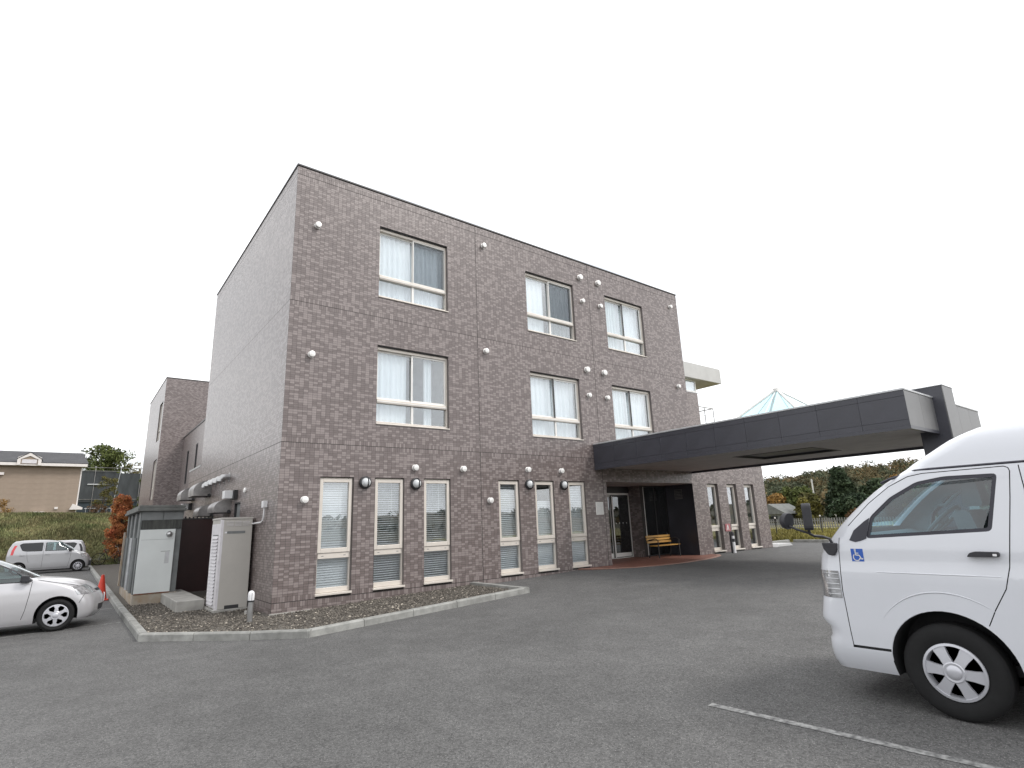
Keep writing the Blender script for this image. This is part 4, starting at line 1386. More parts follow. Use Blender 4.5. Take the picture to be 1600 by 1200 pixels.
MB().box((x1 - 0.02, y0 + 0.01, 1.93), (x1 + 0.02, y0 + 0.05, 1.97)).build('pipe_gland', 'black_metal', cab)
MB().box((x0 - 0.045, y0 - 0.07, bz - 0.2), (-0.04, y1 + 0.05, z0 - 0.002)).build('base', 'concrete', cab, bevel=0.012)
blk = MB().box((-0.115, 0.50, bz - 0.05), (0.0, 0.62, bz + 0.075))
blk.v = [(x - 0.20, y + 0.2, z) for x, y, z in blk.v]
tag(blk.build('concrete_offcut', 'concrete', bevel=0.008), 'small pale concrete offcut lying behind the bollard light', 'block')

# concrete plinth and maroon screen
tag(MB().box((-1.34, 2.62, bed_z(-1, 4) - 0.15), (-0.765, 6.0, 0.29)).build('concrete_plinth', 'concrete', bevel=0.02), 'low pale concrete plinth between the beige and white cabinets', 'plinth')
scn = thing('metal_screen', 'dark maroon sheet metal screen between the two cabinets', 'screen', (-0.5, 6.5, 0.1))
MB().box((-0.985, 6.42, 0.16), (-0.02, 6.46, 2.18)).build('sheet', 'maroon', scn)
MB().box((-1.005, 6.40, 0.10), (-0.955, 6.48, 2.2)).build('post', 'frame_dark', scn)
MB().box((-0.953, 6.41, 2.181), (-0.02, 6.47, 2.215)).build('top_rail', 'frame_dark', scn)
clp = MB()
for k in range(9):
    clp.box((-0.9 + k * 0.1, 6.42, 2.216), (-0.86 + k * 0.1, 6.46, 2.24 + 0.03 * random.random()))
clp.build('clip', 'black_metal', scn)

# grey shed with white panel
shed = thing('plant_shed', 'grey plant shed with flat roof slab and a large white front panel', 'shed', (-1.5, 7.3, 0))
sx0, sx1, sy0, sy1 = -1.975, -1.02, 5.24, 9.2
MB().box((sx0 - 0.01, sy0 - 0.02, -0.1), (sx1 + 0.02, sy1, 0.30)).build('base', 'stained_concrete', shed, bevel=0.01)
MB().box((sx0 + 0.05, sy0 + 0.03, 0.302), (sx1, sy1 - 0.03, 2.39)).build('body', 'shed_grey', shed)
for k in range(2):
    xa = sx0 + 0.02 + k * 0.49
    MB().box((xa, sy0 - 0.005, 2.165), (xa + 0.465, sy0 + 0.028, 2.385)).build('frieze_panel', 'shed_grey', shed)
MB().box((sx0 + 0.02, sy0 + 0.0, 1.925), (sx1 - 0.01, sy0 + 0.028, 2.16)).build('dark_band', 'shed_band', shed)
wp = MB().box((sx0 + 0.015, sy0 - 0.035, 0.325), (sx1 - 0.14, sy0 + 0.0, 1.915)).build('front_panel', 'cab_white', shed, bevel=0.006)
MB().box((sx0 + 0.05, sy0 - 0.038, 1.655), (sx1 - 0.18, sy0 - 0.0355, 1.66)).build('panel_joint', 'shed_grey', wp)
MB().box((sx0 + 0.52, sy0 - 0.038, 1.345), (sx1 - 0.22, sy0 - 0.0355, 1.353)).build('panel_joint', 'frame_dark', wp)
MB().box((sx0 + 0.62, sy0 - 0.0375, 1.04), (sx0 + 0.72, sy0 - 0.0355, 1.33)).build('data_label', 'zinc', wp)
MB().lathe([(0.078, 0), (0.08, 0.012), (0.072, 0.05), (0.045, 0.085), (0.01, 0.1)], (sx0 + 0.675, sy0 - 0.035, 1.785), (0, -1, 0), 20).build('exhaust_cap', 'steel', wp, smooth=50)
MB().box((sx0 + 0.015, sy0 - 0.03, 0.303), (sx1 - 0.14, sy0 - 0.0, 0.323)).build('rust_edge', 'rust', wp)
for k in range(4):
    yy = sy0 + 0.12 + k * 1.22
    MB().box((sx0 - 0.005, yy, 0.302), (sx0 + 0.048, yy + 0.22, 2.388)).build('pilaster', 'shed_grey', shed, bevel=0.008)
    MB().tube([(sx0 + 0.0, yy + 0.6, 0.31), (sx0 + 0.0, yy + 0.6, 1.72)], 0.045, 10).build('pipe', 'tube_steel' if k % 2 else 'shed_grey', shed, smooth=50)
MB().box((sx0 - 0.1, sy0 - 0.11, 2.392), (sx1 + 0.06, sy1 + 0.12, 2.47)).build('roof_slab', 'shed_roof', shed, bevel=0.01)
MB().box((sx0 - 0.07, sy0 - 0.08, 2.471), (sx1 + 0.03, sy1 + 0.09, 2.545)).build('roof_slab', 'shed_roof', shed, bevel=0.01)
MB().box((sx0 - 0.075, sy1 - 0.1, 0.3), (sx0 - 0.03, sy1 + 0.06, 1.9)).build('timber_strip', 'stained_concrete', shed)

# bollard light on the gravel
bx_, by_ = -0.50, -0.42
bbz = bed_z(bx_, by_)
bol = thing('bollard_light', 'short bollard light with white head standing on the gravel near the corner', 'bollard light', (bx_, by_, bbz))
MB().lathe([(0.052, -0.05), (0.052, 0.37), (0.047, 0.375)], (bx_, by_, bbz), (0, 0, 1), 18).build('post', 'steel', bol, smooth=40)
sl = MB()
for k in range(7):
    a0, a1 = math.pi * 0.55 + k * 0.2, math.pi * 0.55 + (k + 1) * 0.2
    sl.add([(bx_ + 0.0535 * math.cos(a), by_ + 0.0535 * math.sin(a), bbz + z) for z in (0.0, 0.36) for a in (a0, a1)], [(0, 1, 3, 2)])
sl.build('dark_stripe', 'seal', bol, fix=False)
MB().lathe([(0.062, 0.372), (0.064, 0.38), (0.064, 0.40)], (bx_, by_, bbz), (0, 0, 1), 18).build('collar', 'black_metal', bol, smooth=40)
MB().lathe([(0.058, 0.401), (0.06, 0.42), (0.06, 0.52), (0.05, 0.555), (0.025, 0.575), (0.004, 0.58)], (bx_, by_, bbz), (0, 0, 1), 18).build('light_head', 'white_plastic', bol, smooth=40)
MB().box((bx_ - 0.003, by_ - 0.063, bbz + 0.41), (bx_ + 0.003, by_ - 0.055, bbz + 0.55)).build('seam', 'black_metal', bol)

# traffic cone by the parked car
cx_, cy_ = -2.50, 8.1
cz_ = ground_z(cx_, cy_)
cone = thing('traffic_cone', 'red traffic cone behind the nose of the near silver car', 'cone', (cx_, cy_, cz_))
MB().lathe([(0.17, 0.03), (0.15, 0.05), (0.035, 0.70), (0.02, 0.705)], (cx_, cy_, cz_), (0, 0, 1), 24).build('cone_body', 'cone_red', cone, smooth=40)
MB().box((cx_ - 0.19, cy_ - 0.19, cz_ + 0.002), (cx_ + 0.19, cy_ + 0.19, cz_ + 0.035)).build('base', 'cone_red', cone, bevel=0.01)

# bench in the porch
bxa, bya = 13.10, 0.62
bench = thing('park_bench', 'yellow slatted bench with black metal legs in the entrance porch', 'bench', (13.7, bya, FZ))
sme = MB().box((-0.68, -0.035, -0.012), (0.68, 0.035, 0.012)).mesh('slat', 'yellow_wood')
for k in range(4):
    inst('seat_slat', sme, bench, (13.68, bya - 0.17 + k * 0.085, FZ + 0.42))
for k in range(3):
    inst('back_slat', sme, bench, (13.68, bya + 0.20 + k * 0.022, FZ + 0.54 + k * 0.095), rot=(R(78), 0, 0))
for x in (13.08, 14.28):
    lg = MB()
    lg.tube([(x, bya - 0.22, FZ), (x, bya - 0.21, FZ + 0.40), (x, bya + 0.18, FZ + 0.41), (x, bya + 0.29, FZ + 0.83)], 0.022, 6)
    lg.tube([(x, bya + 0.22, FZ), (x, bya + 0.16, FZ + 0.40)], 0.022, 6)
    lg.tube([(x, bya - 0.21, FZ + 0.40), (x, bya - 0.22, FZ + 0.60), (x, bya - 0.1, FZ + 0.66), (x, bya + 0.22, FZ + 0.60)], 0.018, 6)
    lg.build('leg', 'black_metal', bench, smooth=40)

# black and white bollard beside the porch
px_, py_ = 16.42, -0.45
pz_ = ground_z(px_, py_)
post = thing('striped_bollard', 'black and white striped post standing by the red wall plate', 'bollard', (px_, py_, pz_))
for k, (a, b, mt_) in enumerate(((0, 0.40, 'white_plastic'), (0.40, 0.52, 'black_plastic'), (0.52, 0.62, 'white_plastic'), (0.62, 0.74, 'black_plastic'))):
    MB().lathe([(0.075, a), (0.075, b)] + ([(0.06, b + 0.03), (0.01, b + 0.04)] if k == 3 else []), (px_, py_, pz_), (0, 0, 1), 18).build('band', mt_, post, smooth=40)
MB().box((px_ - 0.14, py_ - 0.03, pz_), (px_ - 0.09, py_ + 0.03, pz_ + 0.76)).build('side_post', 'black_plastic', post)

# ------------------------------------------------------------------ vehicles
def lerp_table(tb, z):
    if z <= tb[0][0]:
        return tb[0][1]
    for (a, va), (b, vb) in zip(tb[:-1], tb[1:]):
        if z <= b:
            t_ = (z - a) / (b - a)
            return va + (vb - va) * t_
    return tb[-1][1]


class Shell:
    """Vehicle body as stacked plan outlines. +y is forward, x sideways, z up; tables give values over height."""

    def __init__(self, nose, tail, half, crown=0.07, rad=0.25, rrad=0.15, zs=None):
        self.nose, self.tail, self.half, self.crown, self.rad, self.rrad, self.zs = nose, tail, half, crown, rad, rrad, zs

    def outline(self, z, inset=0.0, na=9):
        n_, t_, w_ = lerp_table(self.nose, z) - inset, lerp_table(self.tail, z) + inset, max(lerp_table(self.half, z) - inset, 0.02)
        rf = min(lerp_table(self.rad, z) if isinstance(self.rad, list) else self.rad, w_ * 0.8, (n_ - t_) * 0.3)
        rr = min(self.rrad, w_ * 0.8, (n_ - t_) * 0.3)
        cr = self.crown * w_ / 0.85
        pts = []
        xs_ = [(w_ - rf) * k / 5 for k in range(0, 5)]
        for x in xs_:
            pts.append((x, n_ - cr * (x / (w_ - rf + 1e-6)) ** 2))
        for k in range(na):
            a = math.pi / 2 * k / (na - 1)
            pts.append((w_ - rf + rf * math.sin(a), n_ - cr - rf + rf * math.cos(a)))
        y_a, y_b = n_ - cr - rf, t_ + rr
        for k in range(1, 14):
            pts.append((w_, y_a + (y_b - y_a) * k / 14))
        for k in range(5):
            a = math.pi / 2 * k / 4
            pts.append((w_ - rr + rr * math.cos(a), t_ + rr - rr * math.sin(a)))
        pts.append((0, t_))
        full = pts + [(-x, y) for x, y in reversed(pts[1:-1])]
        return full

    def mb(self, inset=0.0, z0=None, z1=None):
        zs = [z for z in self.zs if (z0 is None or z > z0) and (z1 is None or z < z1)]
        if z0 is not None:
            zs = [z0] + zs
        if z1 is not None:
            zs = zs + [z1]
        m_ = MB()
        rings = [self.outline(z, inset) for z in zs]
        k = len(rings[0])
        for z, rg in zip(zs, rings):
            m_.v += [(x, y, z) for x, y in rg]
        for j in range(len(zs) - 1):
            for i in range(k):
                i2 = (i + 1) % k
                m_.f.append((j * k + i, j * k + i2, (j + 1) * k + i2, (j + 1) * k + i))
        m_.f.append(tuple(range(k)))
        m_.f.append(tuple(range((len(zs) - 1) * k, len(zs) * k)))
        return m_

    def side_x(self, y, z, inset=0.0):
        """x of the left (-x) skin at (y, z)."""
        pts = self.outline(z, inset)
        half = pts[:len(pts) // 2 + 1]
        best = None
        for (xa, ya), (xb, yb) in zip(half[:-1], half[1:]):
            if (ya - y) * (yb - y) <= 0 and abs(ya - yb) > 1e-9:
                x = xa + (xb - xa) * (y - ya) / (yb - ya)
                best = x if best is None else max(best, x)
        return best if best is not None else lerp_table(self.half, z) - inset

    def front_y(self, x, z, inset=0.0):
        pts = self.outline(z, inset)
        x = abs(x)
        half = pts[:14]
        for (xa, ya), (xb, yb) in zip(half[:-1], half[1:]):
            if xa <= x <= xb and xb > xa:
                return ya + (yb - ya) * (x - xa) / (xb - xa)
        return half[-1][1]


def temp_obj(mb, mt):
    me = mb.mesh('cutter', mt)
    o = bpy.data.objects.new('cutter', me)
    C.objects.link(o)
    return o


def carve(shell, cutters, mt, mt_in, cavity):
    """Solid body minus cavity, openings and seams -> one mesh."""
    body = temp_obj(shell.mb(), mt)
    tmp = [temp_obj(cavity, mt_in)] + [temp_obj(c, mc) for c, mc in cutters]
    for t_ in tmp:
        md = body.modifiers.new('cut', 'BOOLEAN')
        md.operation = 'DIFFERENCE'
        md.solver = 'EXACT'
        md.material_mode = 'TRANSFER'
        md.object = t_
    bpy.context.view_layer.update()
    dg = bpy.context.evaluated_depsgraph_get()
    me = bpy.data.meshes.new_from_object(body.evaluated_get(dg))
    for o in [body] + tmp:
        d_ = o.data
        bpy.data.objects.remove(o)
        bpy.data.meshes.remove(d_)
    me.name = 'body'
    me.shade_smooth()
    me.set_sharp_from_angle(angle=R(32))
    return me


def side_prism(poly, x0, x1):
    return MB().prism(poly, lambda u, v, w_: (w_, u, v), x0, x1)


def front_prism(poly, y0, y1):
    return MB().prism(poly, lambda u, v, w_: (u, w_, v), y0, y1)


def groove(pts, shell, wd=0.007, dp=0.012, side=-1):
    """A thin closed ribbon solid following the skin along (y, z) points: cuts a panel gap."""
    P_ = []
    for a, b in zip(pts[:-1], pts[1:]):
        k = max(1, int(math.dist(a, b) / 0.09))
        P_ += [(a[0] + (b[0] - a[0]) * i / k, a[1] + (b[1] - a[1]) * i / k) for i in range(k)]
    P_.append(pts[-1])
    mb = MB()
    vs_, fs = [], []
    for i, p in enumerate(P_):
        q, r_ = P_[max(i - 1, 0)], P_[min(i + 1, len(P_) - 1)]
        dy, dz = r_[0] - q[0], r_[1] - q[1]
        l = math.hypot(dy, dz) or 1
        ny, nz_ = -dz / l * wd / 2, dy / l * wd / 2
        x = shell.side_x(*p)
        for s in (1, -1):
            for d_ in (0.03, -dp):
                vs_.append((side * (x + d_), p[0] + ny * s, p[1] + nz_ * s))
    for i in range(len(P_) - 1):
        a, b = 4 * i, 4 * (i + 1)
        fs += [(a, a + 1, b + 1, b), (a + 1, a + 3, b + 3, b + 1), (a + 3, a + 2, b + 2, b + 3), (a + 2, a, b, b + 2)]
    e = 4 * (len(P_) - 1)
    fs += [(0, 2, 3, 1), (e, e + 1, e + 3, e + 2)]
    return mb.add(vs_, fs)


def skin_patch(poly, shell, inset, side=-1, thick=0.0):
    """A pane on the body side following the skin: polygon in (y, z), filled as strips."""
    ys_ = [p[0] for p in poly]
    y0, y1 = min(ys_), max(ys_)
    k = max(4, int((y1 - y0) / 0.06))
    cols = []
    for i in range(k + 1):
        y = y0 + (y1 - y0) * (i / k)
        yy = min(max(y, y0 + 1e-5), y1 - 1e-5)
        hits = []
        for (a, b), (c, d_) in zip(poly, poly[1:] + poly[:1]):
            if (a - yy) * (c - yy) < 0:
                hits.append(b + (d_ - b) * (yy - a) / (c - a))
        if len(hits) >= 2:
            cols.append((yy, min(hits), max(hits)))
    mb = MB()
    for y, lo_, hi_ in cols:
        for t_ in (0, 0.33, 0.67, 1):
            z = lo_ + (hi_ - lo_) * t_
            mb.v.append((side * (shell.side_x(y, z) - inset), y, z))
    for i in range(len(cols) - 1):
        for j in range(3):
            q = (4 * i + j, 4 * i + j + 1, 4 * i + j + 5, 4 * i + j + 4)
            mb.f.append(q if side < 0 else q[::-1])
    return mb


def front_patch(zlo, zhi, wlo, whi, shell, inset, rear=False):
    mb = MB()
    nu, nv = 12, 8
    for j in range(nv + 1):
        z = zlo + (zhi - zlo) * j / nv
        hw = wlo + (whi - wlo) * j / nv
        for i in range(nu + 1):
            x = -hw + 2 * hw * i / nu
            y = (lerp_table(shell.tail, z) + inset) if rear else (shell.front_y(x, z) - inset)
            mb.v.append((x, y, z))
    for j in range(nv):
        for i in range(nu):
            a = j * (nu + 1) + i
            mb.f.append((a, a + 1, a + nu + 2, a + nu + 1))
    return mb


def ring_strip(poly, shell, inset_out, wd, side=-1):
    """Rubber seal round a window: a band inside the outline."""
    cy_ = sum(p[0] for p in poly) / len(poly)
    cz2 = sum(p[1] for p in poly) / len(poly)
    inner = []
    n_ = len(poly)
    for i in range(n_):
        a, b, c = Vector(poly[i - 1]), Vector(poly[i]), Vector(poly[(i + 1) % n_])
        d1, d2 = (b - a).normalized(), (c - b).normalized()
        n1, n2 = Vector((-d1.y, d1.x)), Vector((-d2.y, d2.x))
        nn = (n1 + n2)
        nn = nn / max(nn.length_squared, 0.3) * 2 * 0.5 * 2 if nn.length > 1e-6 else n1
        nn = (n1 + n2).normalized()
        k = 1 / max(0.5, nn.dot(n1))
        p = b + nn * wd * k
        if (p - Vector((cy_, cz2))).length > (b - Vector((cy_, cz2))).length:
            p = b - nn * wd * k
        inner.append((p.x, p.y))
    mb = MB()
    for (y, z), (yi, zi) in zip(poly, inner):
        mb.v.append((side * (shell.side_x(y, z) - inset_out), y, z))
        mb.v.append((side * (shell.side_x(yi, zi) - inset_out), yi, zi))
    for i in range(n_):
        a, b = 2 * i, 2 * ((i + 1) % n_)
        mb.f.append((a, b, b + 1, a + 1))
    return mb, inner


def rounded(poly, r, k=4):
    """Round the corners of a polygon."""
    out = []
    n_ = len(poly)
    for i in range(n_):
        a, b, c = Vector(poly[i - 1]), Vector(poly[i]), Vector(poly[(i + 1) % n_])
        ra = min(r, (a - b).length * 0.45, (c - b).length * 0.45)
        p, q = b + (a - b).normalized() * ra, b + (c - b).normalized() * ra
        for j in range(k + 1):
            t_ = j / k
            out.append(tuple(p * (1 - t_) ** 2 + b * 2 * t_ * (1 - t_) + q * t_ ** 2))
    return out


def circle(cy, cz, r, n=28):
    return [(cy + r * math.cos(2 * math.pi * k / n), cz + r * math.sin(2 * math.pi * k / n)) for k in range(n)]


def wheel(root, x, y, z, r, rim_r, width, kind, side=-1, name='wheel'):
    """side=-1: outer face towards -x."""
    o = bpy.data.objects.new(name, None)
    o.empty_display_size = 0.1
    C.objects.link(o)
    o.parent = root
    ORIGIN[o.name] = (0, 0, 0)
    ax = (side, 0, 0)
    org = (x, y, z)
    w_ = width
    ty = MB().lathe([(rim_r, -w_), (r * 0.93, -w_), (r * 0.99, -w_ * 0.85), (r, -w_ * 0.6), (r, -w_ * 0.4), (r * 0.99, -w_ * 0.15), (r * 0.945, -0.01), (r * 0.86, 0.004), (rim_r + 0.03, 0.0), (rim_r, -0.012), (rim_r - 0.01, -0.02)], org, ax, 48, caps=False)
    ty.build('tyre', 'rubber', o, smooth=30)
    e1 = Vector((0, 1, 0))
    e2 = Vector((0, 0, 1))

    def pt(rad, ang, h):
        return Vector(org) + Vector(ax) * h + (e1 * math.cos(ang) + e2 * math.sin(ang)) * rad
    MB().lathe([(rim_r + 0.002, -0.018), (rim_r, 0.0), (rim_r - 0.018, 0.004), (rim_r - 0.024, -0.012), (rim_r - 0.03, -0.065)], org, ax, 48, caps=False).build('rim', 'alloy', o, smooth=30)
    MB().lathe([(rim_r - 0.02, -0.07), (0.02, -0.07)], org, ax, 32).build('brake_shadow', 'black_metal', o)
    sp = MB()
    nsp = {'van': 6, 'holes': 6, 'spokes': 10}[kind]
    for k in range(nsp):
        a = 2 * math.pi * (k + (0.5 if kind == 'holes' else 0.08)) / nsp
        if kind == 'van':
            prof = [(0.035, 0.62, 0.012), (0.075, 0.50, 0.010), (rim_r * 0.62, 0.29, 0.004), (rim_r - 0.012, 0.245, -0.004)]
        elif kind == 'holes':
            prof = [(0.03, 0.7, 0.0), (rim_r * 0.42, 0.42, 0.004), (rim_r * 0.70, 0.17, 0.002), (rim_r - 0.012, 0.33, -0.002)]
        else:
            prof = [(0.03, 0.4, 0.0), (rim_r * 0.5, 0.12, 0.004), (rim_r - 0.012, 0.08, -0.002)]
        b0 = len(sp.v)
        for (rad, ha, h) in prof:
            for s in (-1, 1):
                sp.v.append(pt(rad, a + s * ha, h))
            for s in (-1, 1):
                sp.v.append(pt(rad, a + s * ha, h - 0.03))
        for j in range(len(prof) - 1):
            p, q = b0 + 4 * j, b0 + 4 * (j + 1)
            sp.f += [(p, p + 1, q + 1, q), (p + 1, p + 3, q + 3, q + 1), (p + 2, p, q, q + 2)]
    sp.lathe([(0.078, -0.02), (0.078, 0.010), (0.070, 0.015), (0.055, 0.013), (0.048, 0.02), (0.03, 0.026), (0.004, 0.027)], org, ax, 24)
    sp.build('wheel_cover', 'alloy', o, smooth=35)
    return o


def finish(root, loc, rotz):
    root.location = loc
    root.rotation_euler = (0, 0, rotz)


# ---- white high-roof van
VZ = [.26, .28, .32, .38, .44, .50, .53, .56, .60, .65, .68, .72, .80, .855, .87, .95, 1.02, 1.10, 1.12, 1.18, 1.25, 1.30, 1.33, 1.36, 1.40, 1.44, 1.50, 1.56, 1.64, 1.72, 1.80, 1.86, 1.92, 1.955, 1.975, 2.02, 2.07, 2.12, 2.16, 2.20, 2.235, 2.26, 2.285, 2.305, 2.325, 2.345, 2.36, 2.373, 2.385]
van_shell = Shell(
    nose=[(.26, .985), (.30, 1.005), (.38, 1.015), (.50, 1.01), (.53, .99), (.60, .995), (.64, 1.03), (.66, 1.06), (.75, 1.05), (.855, 1.03), (.87, 1.022), (1.10, 1.018), (1.22, 1.005), (1.28, .985), (1.33, .945), (1.36, .905), (1.41, .855),
          (1.53, .735), (1.64, .615), (1.77, .465), (1.86, .335), (1.94, .205), (2.0, .14), (2.06, .06), (2.13, -.05), (2.20, -.17), (2.255, -.29), (2.29, -.39), (2.325, -.53), (2.35, -.75), (2.37, -1.05), (2.385, -1.45)],
    tail=[(.26, -3.80), (.5, -3.86), (1.2, -3.85), (2.0, -3.72), (2.2, -3.64), (2.3, -3.5), (2.385, -3.0)],
    half=[(.26, .80), (.34, .845), (.44, .872), (.60, .88), (1.10, .88), (1.16, .872), (1.30, .868), (1.40, .862), (1.92, .808), (1.955, .80), (1.975, .77), (2.10, .75), (2.22, .705), (2.29, .63), (2.335, .52), (2.37, .32), (2.385, .15)],
    crown=0.045, rad=[(.26, .14), (.86, .20), (1.3, .24), (1.5, .16), (1.9, .14), (2.1, .25), (2.3, .2)], rrad=0.1, zs=VZ)
van = thing('white_van', 'white high roof van with blue wheelchair sticker on its door, parked at the right', 'van', (0, 0, 0))
win = rounded([(.462, 1.392), (.405, 1.580), (.224, 1.742), (.004, 1.862), (-.20, 1.893), (-.552, 1.888), (-.445, 1.445)], 0.035)
slide_win = rounded([(-.73, 1.895), (-.66, 1.44), (-1.72, 1.44), (-1.72, 1.895)], 0.04)
back_win = rounded([(-1.82, 1.895), (-1.82, 1.44), (-3.1, 1.44), (-3.1, 1.895)], 0.04)
cutters = []
for poly in (win, slide_win, back_win):
    cutters.append((side_prism(poly, -1.2, -0.5), 'paint_white'))
    cutters.append((side_prism(poly, 0.5, 1.2), 'paint_white'))
cutters.append((front_prism([(-.70, 1.46), (.70, 1.46), (.62, 1.915), (-.62, 1.915)], 0.0, 1.4), 'paint_white'))
for yy in (0.0, -2.65):
    ap_ = [(yy + 0.435 * math.cos(a) - 0.012, 0.385 + 0.44 * math.sin(a)) for a in [math.pi * k / 26 for k in range(27)]] + [(yy - .435, 0.1), (yy + .41, 0.1)]
    cutters.append((side_prism(ap_, -1.2, -0.52), 'cabin_dark'))
    cutters.append((side_prism(ap_, 0.52, 1.2), 'cabin_dark'))
door_line = [(.695, 1.40), (.712, 1.244), (.729, .934), (.715, .478)]
for s in (-1, 1):
    cutters.append((groove(door_line, van_shell, side=s), 'cabin_dark'))
    cutters.append((groove([(.72, .466), (.41, .466)], van_shell, wd=0.022, dp=0.02, side=s), 'cabin_dark'))
    cutters.append((groove([(.60, 1.505), (.40, 1.70), (.22, 1.835), (.06, 1.912), (-.05, 1.930), (-.60, 1.938), (-.625, 1.925), (-.632, 1.90), (-.60, 1.70), (-.535, 1.34), (-.505, 1.18), (-.455, 1.02), (-.36, .86), (-.30, .74)], van_shell, side=s), 'cabin_dark'))
    cutters.append((groove([(-.69, 1.94), (-.695, 1.75), (-.66, 1.45), (-.60, 1.0), (-.56, .50)], van_shell, side=s), 'cabin_dark'))
    cutters.append((groove([(-.62, 1.14), (-.615, .95), (-.66, .90), (-.85, .90), (-.86, 1.14), (-.63, 1.15)], van_shell, wd=0.005, side=s), 'cabin_dark'))
body = carve(van_shell, cutters, 'paint_white', 'cabin_grey', van_shell.mb(inset=0.055, z0=0.92, z1=2.22))
bo = bpy.data.objects.new('body', body)
C.objects.link(bo)
bo.parent = van
ORIGIN[bo.name] = (0, 0, 0)
gut = MB()
for s in (-1, 1):
    gut.tube([(s * (van_shell.side_x(y, 1.962) + 0.003), y, 1.962 - 0.10 * max(0, (y + 0.05) / .35) ** 1.6) for y in [0.28, 0.2, 0.1, 0, -.1, -.3, -.6, -1.2, -2, -3, -3.5]], 0.012, 6)
gut.build('roof_gutter', 'seal', van)
for s in (-1, 1):
    for poly, mtg in ((win, 'van_glass'), (slide_win, 'privacy_glass'), (back_win, 'privacy_glass')):
        sm, inner = ring_strip(poly, van_shell, 0.006, 0.028, s)
        sl_ = sm.build('window_seal', 'seal', van, fix=False)
        skin_patch(inner, van_shell, 0.012, s).build('pane', mtg, sl_, smooth=60, fix=False)
    tri = rounded([(.455, 1.385), (.404, 1.585), (.575, 1.447), (.606, 1.378), (.59, 1.352)], 0.02)
    skin_patch(tri, van_shell, -0.004, s).build('quarter_cover', 'seal', van, smooth=60, fix=False)
    # lower trim of the window
    hd = MB().box((-0.03, -0.10, -0.024), (0.0, 0.10, 0.024))
    xh = van_shell.side_x(-.365, 1.27)
    hb = MB().prism(rounded([(-.468, 1.292), (-.468, 1.255), (-.262, 1.252), (-.285, 1.284), (-.32, 1.294)], 0.012), lambda u, v, w_: (s * (xh + w_), u, v), 0.012, 0.05).build('door_handle', 'black_plastic', van, bevel=0.006)
    MB().prism(rounded([(-.455, 1.279), (-.455, 1.262), (-.43, 1.262), (-.43, 1.279)], 0.004), lambda u, v, w_: (s * (xh + w_), u, v), 0.0505, 0.053).build('keyhole', 'white_plastic', hb)
front_patch(1.47, 1.905, .69, .61, van_shell, 0.012).build('windscreen', 'van_glass', van, smooth=60, fix=False)
front_patch(1.40, 1.92, .66, .60, van_shell, 0.012, rear=True).build('rear_window', 'privacy_glass', van, fix=False)
# lamps
for s in (-1, 1):
    hl = MB()
    nn = 12
    for j in range(7):
        z = 0.868 + (1.105 - 0.868) * j / 6
        ya = 0.735
        pts_ = []
        for i in range(nn + 1):
            t_ = i / nn
            if t_ < 0.45:
                y = ya + (van_shell.front_y(lerp_table(van_shell.half, z) - 0.12, z) - ya) * (t_ / 0.45) * 0.96
                x = van_shell.side_x(y, z)
            else:
                x = (lerp_table(van_shell.half, z) - 0.11) * (1 - (t_ - 0.45) * 0.75)
                y = van_shell.front_y(x, z)
            hl.v.append((s * (x + 0.004), y + 0.004, z))
    for j in range(6):
        for i in range(nn):
            a = j * (nn + 1) + i
            hl.f.append((a, a + 1, a + nn + 2, a + nn + 1))
    ho = hl.build('headlight', 'lens', van, smooth=50, fix=False)
    rb_ = MB()
    for j in range(5):
        z = 0.90 + j * 0.045
        pts_ = [(s * (van_shell.side_x(y, z) + 0.007), y, z) for y in (0.745, 0.79, 0.83, 0.865)]
        rb_.tube(pts_, 0.004, 5)
    rb_.build('reflector_rib', 'zinc', ho)
    MB().box((s * 0.86 - 0.02, -3.84, 1.0), (s * 0.86 + 0.02, -3.78, 1.4)).build('tail_light', 'tail_red', van)
# front grille, plates
gl_ = front_patch(0.90, 1.08, .50, .52, van_shell, -0.004).build('grille', 'alloy', van, smooth=60, fix=False)
front_patch(0.40, 0.52, .55, .58, van_shell, -0.003).build('lower_grille', 'black_plastic', van, smooth=60, fix=False)
MB().box((-.165, 1.065, .60), (.165, 1.075, .76)).build('number_plate', 'white_plastic', van)
# wheelchair sticker on the door
def decal(polys, mt, inset, parent, name):
    mb = MB()
    for poly in polys:
        mb2 = skin_patch(poly, van_shell, inset)
        mb.add(mb2.v, mb2.f)
    return mb.build(name, mt, parent, fix=False)


dy = lambda t_: .606 - t_ * 0.102          # t 0..1 front to back
dz = lambda t_: 1.193 + t_ * 0.11
st = decal([[(dy(0), dz(0)), (dy(1), dz(0)), (dy(1), dz(1)), (dy(0), dz(1))]], 'sticker_blue', -0.0015, bo, 'wheelchair_sticker')
MK = MB()


def mark(pts, wd):
    for a, b in zip(pts[:-1], pts[1:]):
        l = math.dist(a, b) or 1
        nx, ny = -(b[1] - a[1]) / l * wd / 2, (b[0] - a[0]) / l * wd / 2
        q = [(a[0] + nx, a[1] + ny), (b[0] + nx, b[1] + ny), (b[0] - nx, b[1] - ny), (a[0] - nx, a[1] - ny)]
        k = len(MK.v)
        for u, v in q:
            y, z = dy(u), dz(v)
            MK.v.append((-(van_shell.side_x(y, z) + 0.003), y, z))
        MK.f.append((k, k + 1, k + 2, k + 3))


